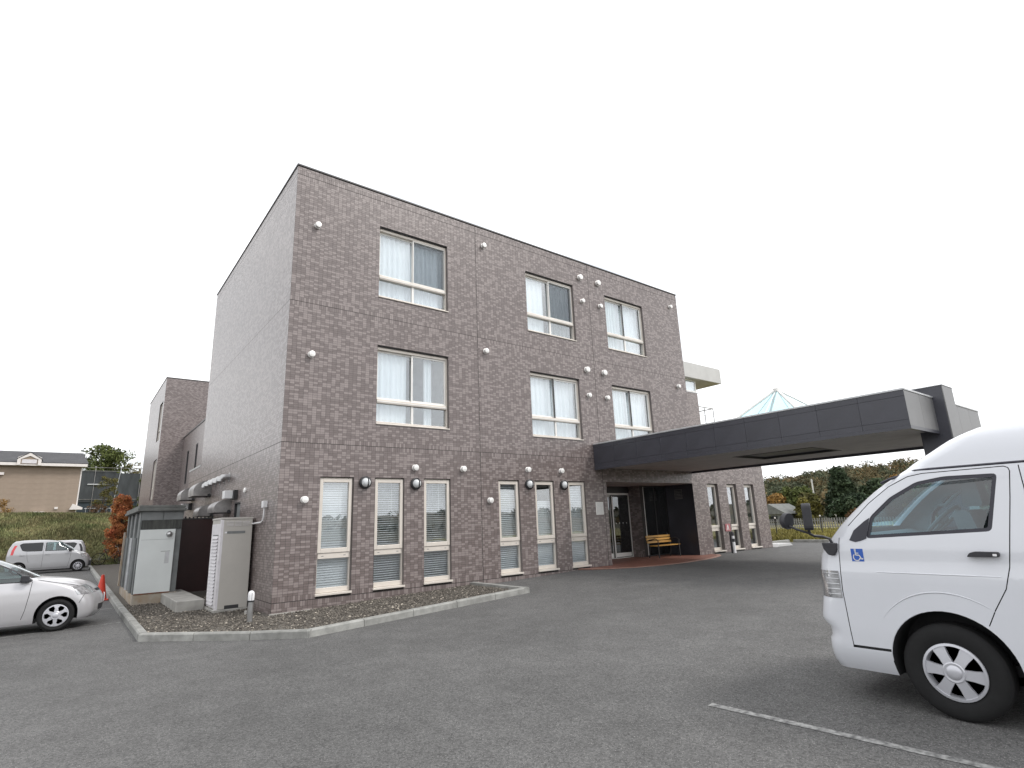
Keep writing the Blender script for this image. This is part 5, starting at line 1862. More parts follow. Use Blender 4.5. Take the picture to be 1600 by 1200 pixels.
mark([(0.36 + 0.055 * math.cos(a), 0.90 + 0.055 * math.sin(a)) for a in [2 * math.pi * k / 10 for k in range(11)]], 0.07)
mark([(0.36, 0.83), (0.39, 0.48)], 0.10)
mark([(0.38, 0.50), (0.66, 0.49), (0.80, 0.20), (0.95, 0.22)], 0.09)
mark([(0.38, 0.66), (0.62, 0.65)], 0.07)
mark([(0.43 + 0.27 * math.cos(a), 0.33 + 0.27 * math.sin(a)) for a in [math.radians(128 + 22 * k) for k in range(11)]], 0.08)
MK.build('wheelchair_symbol', 'white_paint', st, fix=False)
# pressed crease along the door
for s in (-1, 1):
    cr_ = MB().tube([(s * (van_shell.side_x(y, 1.107) - 0.001), y, 1.107) for y in (.44, .40, .2, 0, -.2, -.44)], [0.001, 0.005, 0.006, 0.006, 0.006, 0.005], 6)
    cr_.build('door_crease', 'paint_white', van, smooth=60)
    # pressed line above the wheel arch
    fl_ = [(0.55 * math.cos(a) - 0.02, 0.40 + 0.565 * math.sin(a)) for a in [math.radians(28 + 4 * k) for k in range(28)]]
    fl_ = [(y, z) for y, z in fl_ if y < 0.47]
    nf = len(fl_)
    MB().tube([(s * (van_shell.side_x(y, z) - 0.002), y, z) for y, z in fl_], [0.0015 + 0.0055 * math.sin(math.pi * k / (nf - 1)) for k in range(nf)], 6).build('arch_crease', 'paint_white', van, smooth=60)
    # flared arch lip
    ar = MB().tube([(s * (van_shell.side_x(y, z) - 0.004), y, z) for y, z in [(0.435 * math.cos(a) - 0.012, 0.385 + 0.44 * math.sin(a)) for a in [math.pi * k / 26 for k in range(27)]]], 0.005, 6)
    ar.build('arch_lip', 'paint_white', van, smooth=60)
    for (yy, nm) in ((0.0, 'wheel'), (-2.65, 'wheel')):
        wheel(van, s * 0.85, yy, 0.36, 0.36, 0.213, 0.2, 'van', s)
    MB().box((s * 0.50 - 0.02, -3.6, 0.22), (s * 0.50 + 0.02, 0.85, 0.40)).build('chassis_rail', 'black_metal', van)
MB().box((-0.6, -3.7, 0.34), (0.6, 0.9, 0.42)).build('floor_pan', 'black_metal', van)
# cab interior
MB().prism(rounded([(.80, 1.0), (.80, 1.38), (.62, 1.43), (.36, 1.36), (.30, 1.0)], 0.05), lambda u, v, w_: (w_, u, v), -0.78, 0.78).build('dashboard', 'cabin', van, smooth=40)
for s in (-1, 1):
    MB().prism(rounded([(-.42, .95), (-.28, 1.62), (-.16, 1.60), (-.22, 1.20), (.20, 1.15), (.22, .95)], 0.06), lambda u, v, w_: (w_, u, v), s * 0.42 - 0.24, s * 0.42 + 0.24).build('seat', 'cabin', van, smooth=40)
    MB().prism(rounded([(-.36, 1.64), (-.34, 1.86), (-.24, 1.86), (-.22, 1.64)], 0.03), lambda u, v, w_: (w_, u, v), s * 0.42 - 0.13, s * 0.42 + 0.13).build('headrest', 'cabin', van, smooth=40)
swc, swr = Vector((0.38, 0.20, 1.50)), 0.20
t1, t2 = Vector((1, 0, 0)), Vector((0, -0.72, 0.70)).normalized()
sw_ = MB()
sw_.tube([swc + t1 * swr * math.cos(a) + t2 * swr * math.sin(a) for a in [2 * math.pi * k / 24 for k in range(25)]], 0.02, 8, caps=False)
sw_.tube([swc + t1 * swr, swc - t1 * swr], 0.018, 6).tube([swc, swc - t2 * swr], 0.02, 6).tube([swc, Vector((0.38, 0.5, 1.22))], 0.03, 8)
sw_.lathe([(0.06, -0.01), (0.06, 0.02)], swc, t1.cross(t2), 14)
sw_.build('steering_wheel', 'cabin_grey', van, smooth=40)
MB().tube([(0.74, 0.30, 1.66), (0.71, 0.24, 1.66), (0.70, 0.15, 1.74), (0.70, 0.06, 1.80), (0.74, 0.02, 1.82)], 0.018, 8).build('grab_handle', 'cabin_grey', van, smooth=40)
# fender mirrors on a bent arm
mr_ = bpy.data.objects.new('fender_mirror', None)
C.objects.link(mr_)
mr_.parent = van
ORIGIN[mr_.name] = (0, 0, 0)
xb = -0.70
br_ = MB().prism(rounded([(.845, 1.356), (.712, 1.352), (.718, 1.285), (.75, 1.238), (.80, 1.245), (.835, 1.30)], 0.015), lambda u, v, w_: (w_, u, v), -(van_shell.side_x(.77, 1.3) + 0.045), -(van_shell.side_x(.77, 1.3) - 0.05))
br_.build('bracket', 'black_plastic', mr_, bevel=0.008)
xm_ = -(van_shell.side_x(.77, 1.3) + 0.0)
arm = [(xm_, .765, 1.35), (xm_ - 0.01, .775, 1.39), (xm_ - 0.03, .83, 1.412), (xm_ - 0.08, .88, 1.42), (xm_ - 0.12, .90, 1.44), (xm_ - 0.13, .90, 1.48)]
MB().tube(arm, 0.013, 8).tube([(xm_ - 0.12, .90, 1.445), (xm_ - 0.16, 1.0, 1.485), (xm_ - 0.17, 1.06, 1.515)], 0.011, 8).build('arm', 'black_plastic', mr_, smooth=50)
mm_ = MB()
mo = Vector((xm_ - 0.12, .90, 1.60))
mm_.prism(rounded([(-.085, -.125), (.085, -.125), (.085, .125), (-.085, .125)], 0.04), lambda u, v, w_: (mo.x + u * 0.9 - w_ * 0.43, mo.y + u * 0.43 + w_ * 0.9, mo.z + v), -0.04, 0.04)
mm_.build('mirror_head', 'black_plastic', mr_, bevel=0.008)
rm_ = MB().lathe([(0.076, -0.02), (0.08, 0.0), (0.072, 0.03), (0.05, 0.052), (0.01, 0.062)], (xm_ - 0.17, 1.075, 1.565), (0.15, 1, 0.12), 24)
rm_.build('round_mirror', 'black_plastic', mr_, smooth=40)
finish(van, (3.09, -10.943, 0.086), 0)


# ---- parked cars
def car(name, label, shell, paint, windows, arches, wheels, screen, rear_screen, seams, kind, glassm, lamp, tail, loc, rotz, mirror, handles, seat=True, group=None, tailm='tail_red'):
    root = thing(name, label, 'car', (0, 0, 0), group)
    cut_ = []
    for poly in windows:
        cut_.append((side_prism(poly, -1.2, -0.35), paint))
        cut_.append((side_prism(poly, 0.35, 1.2), paint))
    for s0 in (screen,):
        zl, zh, wl, wh = s0
        cut_.append((front_prism([(-wl, zl), (wl, zl), (wh, zh), (-wh, zh)], screen_y[0], screen_y[1]), paint))
    for (yy, r_) in arches:
        pa = [(yy + r_ * math.cos(a), wheels[2] + 0.02 + r_ * math.sin(a)) for a in [math.pi * k / 16 for k in range(17)]] + [(yy - r_, 0.0), (yy + r_, 0.0)]
        cut_.append((side_prism(pa, -1.2, -0.45), 'cabin_dark'))
        cut_.append((side_prism(pa, 0.45, 1.2), 'cabin_dark'))
    for s in (-1, 1):
        for sg in seams:
            cut_.append((groove(sg, shell, wd=0.009, side=s), 'cabin_dark'))
    zs_ = [p[1] for p in windows[0]]
    cav = shell.mb(inset=0.05, z0=min(zs_) - 0.28, z1=max(zs_) + 0.05)
    me = carve(shell, cut_, paint, 'cabin', cav)
    b_ = bpy.data.objects.new('body', me)
    C.objects.link(b_)
    b_.parent = root
    ORIGIN[b_.name] = (0, 0, 0)
    for s in (-1, 1):
        for i, poly in enumerate(windows):
            sm, inner = ring_strip(poly, shell, 0.005, 0.02, s)
            so = sm.build('window_trim', 'black_plastic', root, fix=False)
            skin_patch(inner, shell, 0.010, s).build('pane', glassm[i], so, smooth=60, fix=False)
        for yy in wheels[3]:
            wheel(root, s * wheels[4], yy, wheels[2], wheels[2], wheels[1], 0.17, kind, s)
        for (y, z) in handles:
            x = shell.side_x(y, z)
            MB().prism(rounded([(y - .09, z - .016), (y + .09, z - .016), (y + .085, z + .016), (y - .09, z + .016)], 0.012), lambda u, v, w_: (s * (x + w_), u, v), 0.006, 0.03).build('door_handle', paint, root, bevel=0.005)
        y, z = mirror
        x = shell.side_x(y, z)
        MB().prism(rounded([(y - .06, z - .045), (y + .10, z - .06), (y + .07, z + .07), (y - .05, z + .08)], 0.03), lambda u, v, w_: (s * (x + w_), u, v), 0.03, 0.20).build('mirror', 'black_plastic', root, bevel=0.015)
        MB().box((s * (x + 0.02) - 0.03, y - 0.02, z - 0.06), (s * (x + 0.02) + 0.03, y + 0.04, z - 0.01)).build('mirror_arm', 'black_plastic', root)
        # headlight following the corner
        z0_, z1_, yb_, xi = lamp
        hl = MB()
        nn = 12
        for j in range(7):
            z = z0_ + (z1_ - z0_) * j / 6
            yf = shell.front_y(lerp_table(shell.half, z) - 0.10, z)
            ys0 = yb_ - (0.10 * j / 6)
            for i in range(nn + 1):
                t_ = i / nn
                if t_ < 0.5:
                    y = ys0 + (yf - ys0) * t_ / 0.5
                    x = shell.side_x(y, z)
                else:
                    x0_ = shell.side_x(yf, z)
                    x = x0_ + (xi - x0_) * (t_ - 0.5) / 0.5
                    y = shell.front_y(x, z)
                hl.v.append((s * (x + 0.006), y + 0.006, z))
        for j in range(6):
            for i in range(nn):
                a = j * (nn + 1) + i
                hl.f.append((a, a + 1, a + nn + 2, a + nn + 1))
        hl.build('headlight', 'lens', root, smooth=60, fix=False)
        tz0, tz1, ty = tail
        tl = MB()
        for j in range(5):
            z = tz0 + (tz1 - tz0) * j / 4
            tt = lerp_table(shell.tail, z)
            xx = lerp_table(shell.half, z)
            for (x, y) in ((xx - 0.22, tt - 0.004), (xx - shell.rrad, tt - 0.004), (xx - shell.rrad * 0.3, tt + shell.rrad * 0.3 - 0.003), (xx + 0.004, tt + shell.rrad), (xx + 0.004, tt + ty)):
                tl.v.append((s * x, y, z))
        for j in range(4):
            for i in range(4):
                a = j * 5 + i
                tl.f.append((a, a + 1, a + 6, a + 5))
        tl.build('tail_light', tailm, root, smooth=60, fix=False)
    zl, zh, wl, wh = screen
    front_patch(zl + .01, zh - .01, wl - .01, wh - .01, shell, 0.010).build('windscreen', 'car_glass', root, smooth=60, fix=False)
    zl, zh, wl, wh = rear_screen
    front_patch(zl, zh, wl, wh, shell, -0.004, rear=True).build('rear_window', 'privacy_glass', root, fix=False)
    front_patch(0.30, 0.42, .42, .45, shell, -0.004).build('lower_grille', 'black_plastic', root, smooth=60, fix=False)
    front_patch(z0_ + 0.02, z0_ + 0.07, xi - 0.06, xi - 0.03, shell, -0.004).build('grille', 'black_plastic', root, smooth=60, fix=False)
    fy = shell.front_y(0, 0.5)
    MB().box((-.165, fy + 0.002, .44), (.165, fy + 0.012, .60)).build('number_plate', 'white_plastic', root)
    zw = min(zs_)
    yc_ = sum(p[0] for p in windows[0]) / len(windows[0])
    for s in (-1, 1):
        MB().prism(rounded([(yc_ - .55, zw - .35), (yc_ - .42, zw + .30), (yc_ - .30, zw + .28), (yc_ - .36, zw - .12), (yc_ + .1, zw - .18), (yc_ + .1, zw - .35)], 0.05), lambda u, v, w_: (w_, u, v), s * 0.34 - 0.21, s * 0.34 + 0.21).build('seat', 'cabin', root, smooth=40)
    MB().box((-0.62, wheels[3][1] + 0.3, 0.17), (0.62, wheels[3][0] - 0.3, 0.26)).build('floor_pan', 'black_metal', root)
    MB().box((-0.45, wheels[3][1] - 0.45, 0.25), (0.45, wheels[3][0] + 0.55, 0.5)).build('under_body', 'black_metal', root)
    finish(root, loc, rotz)
    return root


# near silver hatchback (front axle at y = 0)
HZ = [.18, .20, .24, .30, .36, .44, .52, .58, .64, .70, .74, .78, .82, .85, .88, .905, .93, .95, .97, .99, 1.01, 1.03, 1.06, 1.10, 1.15, 1.20, 1.25, 1.30, 1.35, 1.40, 1.44, 1.475, 1.50, 1.515, 1.525, 1.53]
hatch = Shell(
    nose=[(.18, .68), (.24, .74), (.30, .775), (.45, .79), (.55, .775), (.62, .745), (.68, .70), (.74, .655), (.80, .59), (.85, .51), (.89, .41), (.92, .32), (.95, .20), (.98, .05), (1.00, -.10), (1.015, -.24), (1.03, -.30), (1.10, -.43), (1.20, -.60), (1.30, -.78), (1.40, -1.0), (1.46, -1.18), (1.50, -1.38), (1.52, -1.6), (1.53, -1.9)],
    tail=[(.18, -3.12), (.5, -3.2), (.9, -3.18), (1.1, -3.12), (1.4, -2.95), (1.5, -2.85), (1.53, -2.6)],
    half=[(.18, .78), (.24, .81), (.40, .838), (.60, .845), (.80, .835), (.95, .80), (1.0, .785), (1.2, .70), (1.4, .60), (1.48, .53), (1.51, .44), (1.525, .32), (1.53, .2)],
    crown=0.16, rad=[(.18, .25), (.5, .30), (.8, .34), (.95, .36), (1.0, .25), (1.3, .15), (1.5, .12)], rrad=0.18, zs=HZ)
screen_y = (-1.3, 0.2)
hw1 = rounded([(-.43, 1.0), (-.72, 1.19), (-.99, 1.335), (-1.30, 1.39), (-1.42, 1.39), (-1.42, .975), (-.46, .965)], 0.03)
hw2 = rounded([(-1.50, 1.395), (-2.2, 1.36), (-2.45, 1.10), (-2.40, .99), (-1.50, .975)], 0.03)
car('silver_hatchback', 'pale silver hatchback with six hole wheel covers, the nearest car at the left edge', hatch, 'paint_pearl', [hw1, hw2],
    [(0.0, .345), (-2.55, .345)], (None, .205, .30, (0.0, -2.55), .825), (1.03, 1.44, .62, .50), (1.05, 1.4, .55, .48),
    [[(-.44, .98), (-.455, .75), (-.49, .45), (-.53, .28)], [(-1.46, 1.40), (-1.46, .30)], [(.62, .70), (.42, .66), (.345, .50)], [(-.36, 1.0), (-.1, .93), (.2, .86), (.45, .78)]],
    'holes', ['car_glass', 'privacy_glass'], (.66, .83, .30, .40), (.75, 1.05, .28), (-3.464, 2.3 + .845, -0.01), R(-90), (-.57, 1.03), [(-1.3, .80), (-2.25, .82)])

# far silver wagon
KZ = [.18, .20, .24, .30, .38, .46, .55, .64, .72, .78, .83, .87, .90, .93, .96, .99, 1.01, 1.04, 1.08, 1.13, 1.18, 1.24, 1.30, 1.36, 1.42, 1.48, 1.53, 1.57, 1.60, 1.62, 1.635, 1.64]
wagon = Shell(
    nose=[(.18, .46), (.28, .53), (.40, .545), (.60, .525), (.70, .49), (.80, .42), (.88, .33), (.93, .24), (.97, .12), (1.01, -.02), (1.05, -.10), (1.2, -.30), (1.4, -.58), (1.5, -.74), (1.57, -.95), (1.62, -1.25), (1.64, -1.6)],
    tail=[(.18, -2.82), (.5, -2.87), (.9, -2.86), (1.2, -2.82), (1.5, -2.70), (1.6, -2.60), (1.64, -2.3)],
    half=[(.18, .68), (.26, .72), (.45, .738), (.95, .735), (1.05, .72), (1.5, .60), (1.58, .54), (1.62, .44), (1.635, .34), (1.64, .2)],
    crown=0.12, rad=[(.18, .22), (.8, .28), (1.0, .25), (1.5, .14)], rrad=0.16, zs=KZ)
screen_y = (-1.1, 0.3)
kw1 = rounded([(-.22, 1.06), (-.62, 1.42), (-.80, 1.50), (-1.40, 1.51), (-1.40, 1.08)], 0.03)
kw2 = rounded([(-1.50, 1.51), (-2.30, 1.50), (-2.42, 1.42), (-2.28, 1.13), (-2.10, 1.09), (-1.50, 1.08)], 0.05)
K_ = dict(shell=wagon, windows=[kw1, kw2], arches=[(0.0, .315), (-2.36, .315)], wheels=(None, .185, .275, (0.0, -2.36), .72), screen=(1.07, 1.55, .56, .48), rear_screen=(1.05, 1.5, .50, .44),
          seams=[[(-.34, 1.05), (-.36, .7), (-.42, .30)], [(-1.45, 1.53), (-1.46, .30)], [(-2.10, 1.08), (-2.05, .75), (-1.98, .55)], [(-.40, .27), (-1.95, .27)]],
          kind='spokes', glassm=['car_glass', 'privacy_glass'], lamp=(.70, .88, .12, .32), tail=(.95, 1.40, .25), mirror=(-.40, 1.10), handles=[(-1.28, .92), (-2.25, .92)])
car('silver_wagon', 'small silver wagon with dark rear side window parked farther along the kerb', paint='paint_silver', loc=(-2.83, 25.0 + .735, 0.148), rotz=R(-90), **K_)
wh = car('white_hatchback', 'whitish silver car mostly hidden behind the small silver wagon', paint='paint_pearl', loc=(-5.35, 28.4, 0.165), tailm='black_plastic', rotz=R(90), **K_)
wh.scale = (1.0, 1.0, 0.95)

# ------------------------------------------------------------------ left background: bank, house, scaffold, trees
def bank_z(x, y):
    t_ = min(max((y - 29.0) / 18.0, 0), 1)
    t_ = t_ * t_ * (3 - 2 * t_)
    return 0.17 + 3.55 * t_ + 0.10 * math.sin(x * 0.7 + y * 0.4) * min(1, max(0, (y - 29) / 4)) + 0.02 * max(0, y - 47)


grid('grass_bank', steps(-60, 14, 1.0), steps(29.0, 130, 1.5), bank_z, 'grass_soil')


def blades(name, num, region, zf, hmin, hmax, mt, label, cond=None, wd=0.02):
    xs_ = rng.uniform(region[0], region[1], num)
    ys_ = rng.uniform(region[2], region[3], num)
    if cond is not None:
        k = np.array([cond(x, y) for x, y in zip(xs_, ys_)])
        xs_, ys_ = xs_[k], ys_[k]
    num = len(xs_)
    zs_ = np.array([zf(x, y) for x, y in zip(xs_, ys_)])
    patch = 0.5 + 0.5 * np.sin(xs_ * 0.9 + 1.3 * np.sin(ys_ * 0.7)) * np.sin(ys_ * 0.8 + xs_ * 0.35)
    h = rng.uniform(hmin, hmax, num) * (0.6 + 0.8 * patch)
    a = rng.uniform(0, 2 * np.pi, num)
    lean = rng.uniform(-0.5, 0.5, (num, 2)) * h[:, None]
    w_ = wd * rng.uniform(0.6, 1.6, num)
    V = np.empty((num, 4, 3))
    dx, dy_ = np.cos(a) * w_, np.sin(a) * w_
    V[:, 0] = np.stack([xs_ - dx, ys_ - dy_, zs_ - 0.02], 1)
    V[:, 1] = np.stack([xs_ + dx, ys_ + dy_, zs_ - 0.02], 1)
    V[:, 2] = np.stack([xs_ + dx * .3 + lean[:, 0], ys_ + dy_ * .3 + lean[:, 1], zs_ + h], 1)
    V[:, 3] = np.stack([xs_ - dx * .3 + lean[:, 0], ys_ - dy_ * .3 + lean[:, 1], zs_ + h], 1)
    F = np.arange(num * 4).reshape(-1, 4)
    ti = np.clip(0.55 - 0.35 * patch + rng.uniform(-0.3, 0.35, num), 0, 1)
    me = fast_mesh(name, V.reshape(-1, 3), F, mt, ti)
    return tag(link_mesh(name, me), label, 'grass', kind='stuff')


blades('bank_grass', 115000, (-26, 4, 29.0, 49), bank_z, 0.05, 0.22, 'grass_blade', 'long rough green grass on the bank below the beige house', wd=0.035)


def leaf_cloud(centres, radii, per, size, tint_noise=0.3, flat=1.0):
    """Leaf quads scattered through many clumps; tint follows the height in the clump and chance."""
    Vs, T = [], []
    for c, r_ in zip(centres, radii):
        n_ = per
        d = rng.normal(size=(n_, 3))
        d /= np.linalg.norm(d, axis=1)[:, None]
        rad = r_ * rng.uniform(0.35, 1.05, n_) ** 0.6
        p = np.array(c) + d * rad[:, None] * np.array([1, 1, flat])
        s = size * rng.uniform(0.6, 1.4, n_)
        u = rng.normal(size=(n_, 3))
        u /= np.linalg.norm(u, axis=1)[:, None]
        v = np.cross(u, rng.normal(size=(n_, 3)))
        v /= np.linalg.norm(v, axis=1)[:, None] + 1e-9
        u *= s[:, None]
        v *= (s * 0.7)[:, None]
        Vs.append(np.stack([p - u, p + v * 0.6, p + u, p - v * 0.6], 1))
        T.append(np.clip(rng.uniform(0.2, 0.8) * 0.5 + 0.25 + rng.uniform(-tint_noise, tint_noise, n_), 0, 1))
    V = np.concatenate(Vs).reshape(-1, 3)
    F = np.arange(len(V)).reshape(-1, 4)
    return V, F, np.concatenate(T)


def tree(name, label, loc, h, cr, leaf, clumps=40, per=90, size=0.16, group=None, shape='round', bare=0.3, cat='tree'):
    """Tapered trunk with limbs, and a crown of leaf clumps along the limbs."""
    root = thing(name, label, cat, loc, group)
    x, y, z = loc
    tr = MB()
    lean = Vector((random.uniform(-.05, .05), random.uniform(-.05, .05), 0)) * h
    top = Vector((x, y, z)) + lean + Vector((0, 0, h * 0.9))
    base = Vector((x, y, z - 0.2))
    r0 = 0.018 * h + 0.02
    path = [base.lerp(top, t_) + Vector((random.uniform(-1, 1), random.uniform(-1, 1), 0)) * h * 0.012 for t_ in (0, .2, .4, .6, .8, 1)]
    tr.tube(path, [r0, r0 * .85, r0 * .68, r0 * .5, r0 * .3, r0 * .1], 7)
    cs, rs = [], []
    for k in range(clumps):
        t_ = bare + (1 - bare) * ((k + random.random()) / clumps)
        if shape == 'cone':
            rad = cr * (1.08 - t_) / (1.08 - bare)
        elif shape == 'column':
            rad = cr * (0.75 + 0.35 * math.sin(t_ * 9)) * (1 if t_ < 0.8 else (1.05 - t_) * 4)
        else:
            q = (t_ - bare) / (1 - bare)
            rad = cr * math.sqrt(max(0.05, 1 - (2 * q - 0.85) ** 2 / 1.5))
        a = random.uniform(0, 6.283)
        rr = rad * random.uniform(0.35, 1.0)
        start = base.lerp(top, max(0.12, t_ - 0.22))
        end = Vector((x + lean.x * t_ + rr * math.cos(a), y + lean.y * t_ + rr * math.sin(a), z + h * t_ * 0.97 + random.uniform(-.03, .03) * h))
        if k % 2 == 0:
            midp = start.lerp(end, 0.55) + Vector((0, 0, 0.04 * h))
            tr.tube([start, midp, end], [r0 * .32 * (1.1 - t_), r0 * .2 * (1.1 - t_), 0.006], 5)
        cs.append(end)
        rs.append(max(0.12, cr * random.uniform(0.20, 0.38)))
    tr.build('trunk', 'bark', root, smooth=50)
    V, F, T = leaf_cloud(cs, rs, per, size, flat=0.75)
    me = fast_mesh('crown', V - np.array(loc), F, leaf, T)
    o = link_mesh('crown', me, root, loc=(0, 0, 0))
    return root


# beige house on the bank
HY = 50.0
house = thing('beige_house', 'beige sided house with dark roof and small white gabled dormer on the bank', 'house', (-8, HY, 3.5))
hx0, hx1 = -16.0, -3.05
hz0, hz1 = 3.3, 8.05
MB().box((hx0, HY, hz0), (hx1, HY + 8, hz1)).build('wall', 'siding', house)
bd = MB().box((-6.4, -0.012, -0.224), (6.4, 0, 0.224)).mesh('siding_board', 'siding')
for k in range(int((hz1 - hz0) / 0.455)):
    inst('siding_board', bd, house, ((hx0 + hx1) / 2, HY - 0.002, hz0 + 0.228 + k * 0.455))
MB().box((hx1 - 0.06, HY - 0.03, hz0), (hx1 + 0.03, HY + 0.05, hz1)).build('corner_trim', 'trim_white', house)
ov = 0.55
ry0, rz0, ry1, rz1 = HY - ov, hz1 - 0.02, HY + 4.0, 9.45
rx1 = hx1 + 0.35
MB().box((hx0, ry0 - 0.02, rz0 - 0.10), (rx1, ry0 + 0.10, rz0 + 0.13)).build('fascia', 'trim_white', house)
MB().box((hx0, ry0 + 0.1, rz0 - 0.08), (rx1, HY + 0.2, rz0 - 0.03)).build('eave_soffit', 'trim_white', house)
rows = 9
for k in range(rows):
    ta, tb = k / rows, (k + 1) / rows + 0.02
    ya, yb = ry0 + (ry1 - ry0) * ta, ry0 + (ry1 - ry0) * tb
    za, zb = rz0 + 0.13 + (rz1 - rz0) * ta, rz0 + 0.13 + (rz1 - rz0) * tb
    MB().prism([(ya, za), (yb, zb), (yb, zb + 0.05), (ya, za + 0.075)], lambda u, v, w_: (w_, u, v), hx0, rx1 + 0.04 - 0.45 * ta).build('roof_course', 'roof_dark', house)
MB().prism([(ry0 + .1, rz0), (ry1, rz1 + 0.05), (HY + 8.5, rz0)], lambda u, v, w_: (w_, u, v), hx0, rx1 - 0.45).build('roof_body', 'roof_dark', house)
# dormer
dx, dwd = -6.65, 0.78
dm = MB()
dz0, dz1, dap = rz0 + 0.02, rz0 + 0.42, rz0 + 0.85
dm.prism([(dx - dwd * .72, dz0), (dx + dwd * .72, dz0), (dx + dwd * .72, dz1), (dx, dap - 0.15), (dx - dwd * .72, dz1)], lambda u, v, w_: (u, w_, v), ry0 - 0.05, ry0 + 3.2)
do_ = dm.build('dormer', 'siding', house)
tr_ = MB()
for s in (-1, 1):
    tr_.prism([(dx + s * dwd * 1.0, dz1 - 0.12), (dx + s * dwd * 1.0, dz1 + 0.14), (dx, dap + 0.14), (dx, dap - 0.16)], lambda u, v, w_: (u, w_, v), ry0 - 0.12, ry0 - 0.052)
    tr_.prism([(dx + s * dwd * .72, dz0 - 0.1), (dx + s * dwd * 1.0, dz0 - 0.1), (dx + s * dwd * 1.0, dz1 - 0.121), (dx + s * dwd * .72, dz1 + 0.0)], lambda u, v, w_: (u, w_, v), ry0 - 0.12, ry0 - 0.053)
tr_.build('bargeboard', 'trim_white', do_)
MB().box((dx - dwd * .62, ry0 - 0.075, dz0 + 0.05), (dx + dwd * .62, ry0 - 0.051, dz1 - 0.02)).build('dormer_panel', 'cab_light', do_)
for s in (-1, 1):
    MB().prism([(dx + s * dwd * 1.05, dz1 - 0.02), (dx + s * dwd * 1.05, dz1 + 0.05), (dx, dap + 0.19), (dx, dap + 0.12)], lambda u, v, w_: (u, w_, v), ry0 - 0.14, ry0 + 3.3).build('dormer_roof', 'roof_dark', do_)
hd_ = MB().box((-8.55, HY - 0.22, 7.15), (-8.15, HY - 0.013, 7.36)).build('vent_hood', 'trim_white', house)
ac = MB().box((-6.05, HY - 0.45, 3.45), (-5.15, HY - 0.1, 4.12)).build('outdoor_unit', 'trim_white', house)
MB().lathe([(0.24, 0), (0.24, 0.01)], (-5.75, HY - 0.451, 3.78), (0, -1, 0), 20).build('fan_grille', 'dull_steel', ac)
MB().box((-5.35, HY - 0.456, 3.5), (-5.2, HY - 0.451, 4.05)).build('side_grille', 'dull_steel', ac)
MB().box((-4.55, HY - 0.12, 4.32), (-4.32, HY - 0.013, 4.5)).build('vent_hood', 'trim_white', house)
MB().prism([(hx1 - 0.5, 4.25), (hx1 + 0.42, 4.25), (hx1 + 0.42, 4.42), (hx1 - 0.3, 4.75)], lambda u, v, w_: (u, w_, v), HY - 0.35, HY - 0.013).build('porch_gable', 'trim_white', house)

# building under scaffold sheeting
sc_ = thing('scaffolded_building', 'building wrapped in dark scaffold netting with steel tubes beyond the beige house', 'building', (0.5, 72, 4.2))
for k, (a, b) in enumerate(((-3.6, -1.6), (-1.6, 0.4), (0.4, 2.4), (2.4, 4.6))):
    MB().box((a - 0.03, 70.0 + 0.04 * (k % 2), 5.9), (b + 0.03, 70.03 + 0.04 * (k % 2), 9.55 - (0.25 if k > 1 else 0))).build('netting_sheet', 'netting', sc_)
    MB().box((a - 0.03, 70.12 + 0.04 * (k % 2), 4.0), (b + 0.03, 70.15 + 0.04 * (k % 2), 6.4)).build('netting_sheet', 'netting_blue', sc_)
MB().box((-3.5, 71.5, 3.8), (5.5, 79, 9.1)).build('wall', 'shed_grey', sc_)
for x in (-3.6, -1.6, 2.9):
    MB().tube([(x, 69.93, 3.8), (x, 69.93, 9.85 + random.uniform(0, .3))], 0.03, 6).build('standard', 'dull_steel', sc_)
for z in (6.2, 9.5, 9.9):
    MB().tube([(-3.9, 69.90, z), (4.9, 69.90, z)], 0.025, 6).build('ledger', 'dull_steel', sc_)
MB().tube([(0.3, 69.85, 4.0), (0.9, 69.85, 10.1)], 0.03, 6).build('ladder_rail', 'tube_steel', sc_)
MB().box((-2.2, 69.88, 7.88), (-0.2, 69.98, 8.0)).build('scaffold_board', 'tube_steel', sc_)

tree('broadleaf_tree', 'large green broadleaf tree rising behind the scaffold netting', (-0.6, 88, 4.8), 9.8, 3.9, 'leaf_green', 70, 130, 0.20, bare=0.40)
tree('pale_tree', 'pale thin crowned tree beside the large green tree behind the scaffold', (3.2, 90, 4.8), 8.0, 1.8, 'leaf_yellow', 34, 60, 0.14, bare=0.35)
tree('orange_tree', 'bright orange autumn shrub beside the grey plant shed', (-0.72, 30.5, 0.5), 3.85, 0.72, 'leaf_orange', 130, 120, 0.055, shape='round', bare=0.05)
tree('young_tree', 'young yellowing tree in front of the dark scaffold netting', (-1.15, 52, 3.7), 3.6, 1.0, 'leaf_olive', 34, 70, 0.07, bare=0.25)
tree('bushy_tree', 'dark green bushy tree behind the orange shrub', (1.9, 45, 3.4), 3.6, 1.3, 'leaf_green', 36, 90, 0.10, bare=0.15)
tree('dry_shrub', 'orange brown dry shrub at the foot of the beige house', (-7.9, 47.6, 3.55), 1.5, 0.8, 'leaf_gold', 26, 70, 0.05, bare=0.05, cat='shrub')
tree('low_shrub', 'low brown shrub below the young tree', (-1.6, 48.5, 3.6), 1.0, 0.75, 'leaf_brown', 20, 60, 0.06, bare=0.05, cat='shrub')
tree('low_shrub', 'low olive shrub at the right end of the bank', (0.4, 47.5, 3.5), 1.1, 0.8, 'leaf_olive', 22, 60, 0.06, bare=0.05, cat='shrub')
